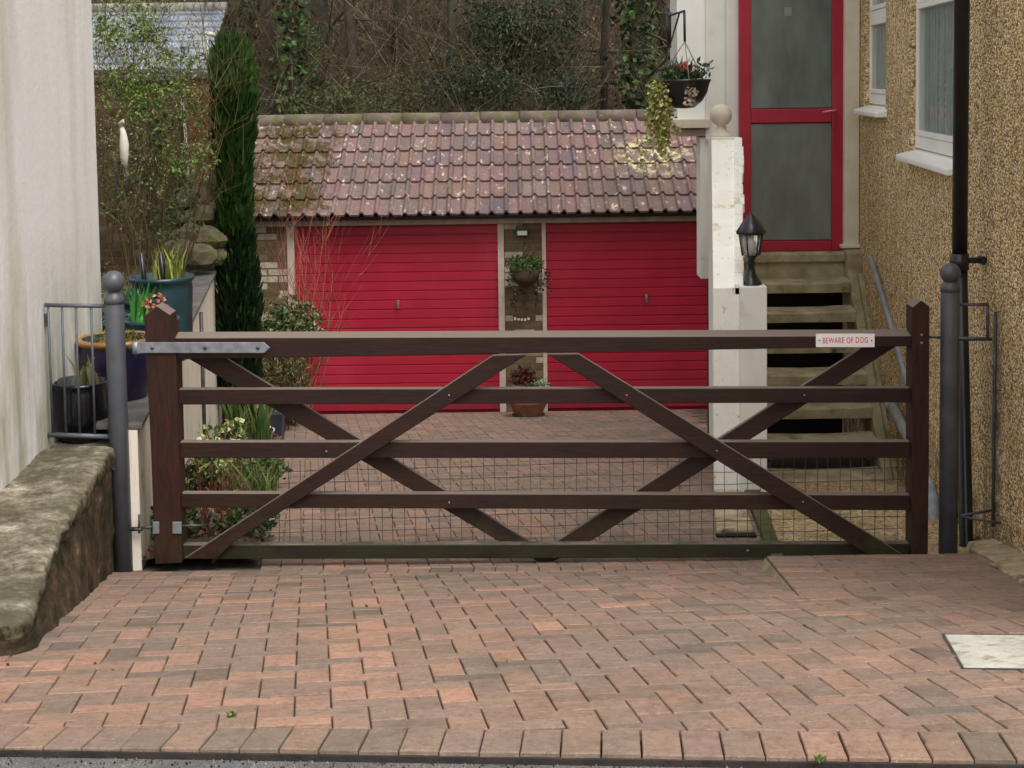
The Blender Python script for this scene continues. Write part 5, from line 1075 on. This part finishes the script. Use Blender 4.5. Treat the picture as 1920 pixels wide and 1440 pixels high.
wl_ = [(497, 20.5, .09, .1, 'dark slim trunk just right of the cypress tip', 0), (553, 19.6, .07, .0, 'ivy-hung sapling with bright leaves right of the cypress', 900), (600, 22, .14, .1, 'brown trunk standing left of the twiggy thicket', 0), (668, 21, .07, -.3, 'thin leaning tree above the left garage door', 0),
       (745, 23.5, .1, .3, 'slender tree among the tangled twigs above the tiled roof', 0), (845, 21.5, .07, .2, 'thin grey tree left of the evergreen mass', 0), (905, 24, .12, -.2, 'straight trunk rising behind the evergreen mass', 300), (1010, 22.5, .06, .5, 'bent pale sapling arching over the ridge', 0),
       (1075, 25, .12, 0, 'trunk at the left edge of the open leafy bank', 0), (1130, 21.5, .055, .2, 'slender sapling on the open leafy bank', 0), (1196, 20.6, .13, .0, 'thick ivy-clad dark trunk left of the white porch', 1500), (1245, 24, .08, -.1, 'thin trunk between ivy-clad trunk and the white porch', 0), (430, 24, .12, .1, 'grey trunk partly hidden behind the cypress', 200)]
for a in wl_: wtree(*a[:4], a[4], a[5])
def evergreen(px, py, Y, rx, rz, n_, size, cols, label):
    x = X_(px, Y, 150); z = HZ(x, Y) - .1; t = thing('evergreen_bush', (x, Y, z), label, 'bush', 'evergreen bushes on the slope'); c = pt(px, py, Y)
    tw = MB(); tips = []
    for _ in range(10): twigs(tw, (x + U(-.2, .2), Y, z), (U(-.6, .6), U(-.5, .3), 1), max(.8, c.z - z), .02, 2, BT, .55, 4, .05, tips)
    tw.build('stems', M['twig'], t); mb = MB()
    for _ in range(int(n_ / 60)):
        d = Vector((random.gauss(0, .45), random.gauss(0, .4), random.gauss(0, .45))); k = Vector((c.x + d.x * rx, c.y + d.y * rx * .7, c.z + d.z * rz)); cl = random.choice(cols)
        for _k in range(60): mb.leaf(k + Vector((random.gauss(0, .16), random.gauss(0, .16), random.gauss(0, .09))), size, vary(cl, .3), -.1, .35)
    mb.build('crown', M['leaf'], t)
DG = [rgb(46, 58, 46), rgb(38, 50, 34), rgb(58, 70, 52), rgb(66, 76, 44)]
evergreen(985, 70, 21.6, .75, .75, 5400, .08, DG, 'dark grey-green evergreen mass above the garage ridge')
evergreen(905, 165, 20, .5, .3, 1800, .07, DG, 'low dark evergreen bush just above the ridge in the middle')
evergreen(1060, 175, 20.3, .4, .2, 1200, .07, DG, 'low dark evergreen bush above the ridge under the open bank')
evergreen(640, 190, 19.6, .7, .2, 1500, .07, [rgb(84, 88, 52), rgb(92, 90, 56), rgb(70, 78, 44)], 'olive-green bush above the left end of the ridge')
evergreen(555, 130, 20.4, .25, .8, 1500, .07, [rgb(60, 80, 44), rgb(78, 98, 54)], 'holly-green bush right of the cypress top')
evergreen(780, 170, 21, .6, .3, 1200, .07, [rgb(80, 84, 52), rgb(88, 86, 56)], 'mossy green bush over the middle of the left door')
evergreen(480, 30, 23, .8, .7, 1800, .09, DG, 'dark evergreen bush high behind the cypress')
# tangled brush
mb = MB()
for _ in range(900):
    y_ = U(18.6, 25); x_ = U(-5.6, 3.2)
    if x_ > .9 and R() < .8: continue
    twigs(mb, (x_, y_, HZ(x_, y_) - .05), (U(-.8, .8), U(-.6, .3), U(.5, 1.2)), U(.7, 1.9), U(.005, .012), 2, [rgb(92, 82, 62), rgb(76, 68, 54), rgb(112, 100, 80), rgb(84, 82, 54), rgb(100, 78, 58), rgb(150, 140, 118)], .5, 3, .0, None, 4, 4)
tag(mb.build('brushwood', M['twig']), 'tangled bare brambles and twigs covering the wooded slope', 'brushwood', None, 'stuff')
mb = MB()
for _ in range(16000):
    y_ = 18.5 + 8 * R() ** 1.3; x_ = U(-6, 3.4); cc = random.choice([rgb(90, 72, 58), rgb(74, 60, 48), rgb(120, 94, 70), rgb(66, 56, 42)] if x_ > .9 or R() < .5 else [rgb(70, 78, 42), rgb(88, 90, 50), rgb(54, 60, 36)])
    mb.leaf((x_, y_, HZ(x_, y_) + U(0, .25 if x_ < .9 else .06)), .08, vary(cc, .3), 0, .6)
tag(mb.build('undergrowth', M['leaf']), 'fallen leaves and undergrowth on the bank behind the garages', 'undergrowth', None, 'stuff')
for i, (px0, py0, px1, py1, Y, r_, lab) in enumerate(((960, 85, 1180, 98, 23.5, .05, 'mossy fallen log lying highest across the leafy bank'), (1070, 162, 1240, 152, 21.5, .045, 'pale fallen log lower on the leafy bank left of the basket'))):
    a, b = pt(px0, py0, Y), pt(px1, py1, Y); mb = MB(); mb.tube([a, a.lerp(b, .35) + Vector((0, 0, .04)), a.lerp(b, .7), b], [r_, r_ * .9, r_ * .8, r_ * .6], 9)
    tag(mb.build('fallen_log', M['bark']), lab, 'log', 'fallen logs on the bank')

# two small weeds rooted in the paving joints
for (px_, py_, lab) in ((435, 1344, 'tiny green weed in the joint above the edge course at left of centre'), (1538, 1428, 'tiny green weed at the kerb edge right of centre')):
    q = onG(px_, py_); mb = MB(); leafball(mb, (q.x, q.y, q.z + .006), .012, .010, .006, 40, .010, [rgb(116, 126, 72), rgb(96, 104, 62)], .7); blades(mb, (q.x, q.y, q.z), 8, .012, .025, [rgb(110, 128, 56)], .8, .002)
    tag(mb.build('weed', M['leaf']), lab, 'weed')

# grit washed up against the kerb
mb = MB()
for _ in range(700):
    k = U(-2, 2); p = K0 + KD * k - KN * abs(random.gauss(.0, .035)) - KN * .004; r_ = U(.0015, .005); c_ = vary(random.choice([rgb(60, 54, 46), rgb(40, 36, 30), rgb(96, 90, 80), rgb(130, 124, 114)]), .2)
    mb.add([(p.x - r_, p.y, p.z - .029), (p.x + r_, p.y, p.z - .029), (p.x, p.y - r_, p.z - .029), (p.x, p.y + r_, p.z - .029), (p.x, p.y, p.z - .026 + r_)], [(0, 2, 4), (2, 1, 4), (1, 3, 4), (3, 0, 4)], c_)
tag(mb.build('grit', M['twig']), 'fine dark grit lying along the foot of the paving edge', 'grit', None, 'stuff')
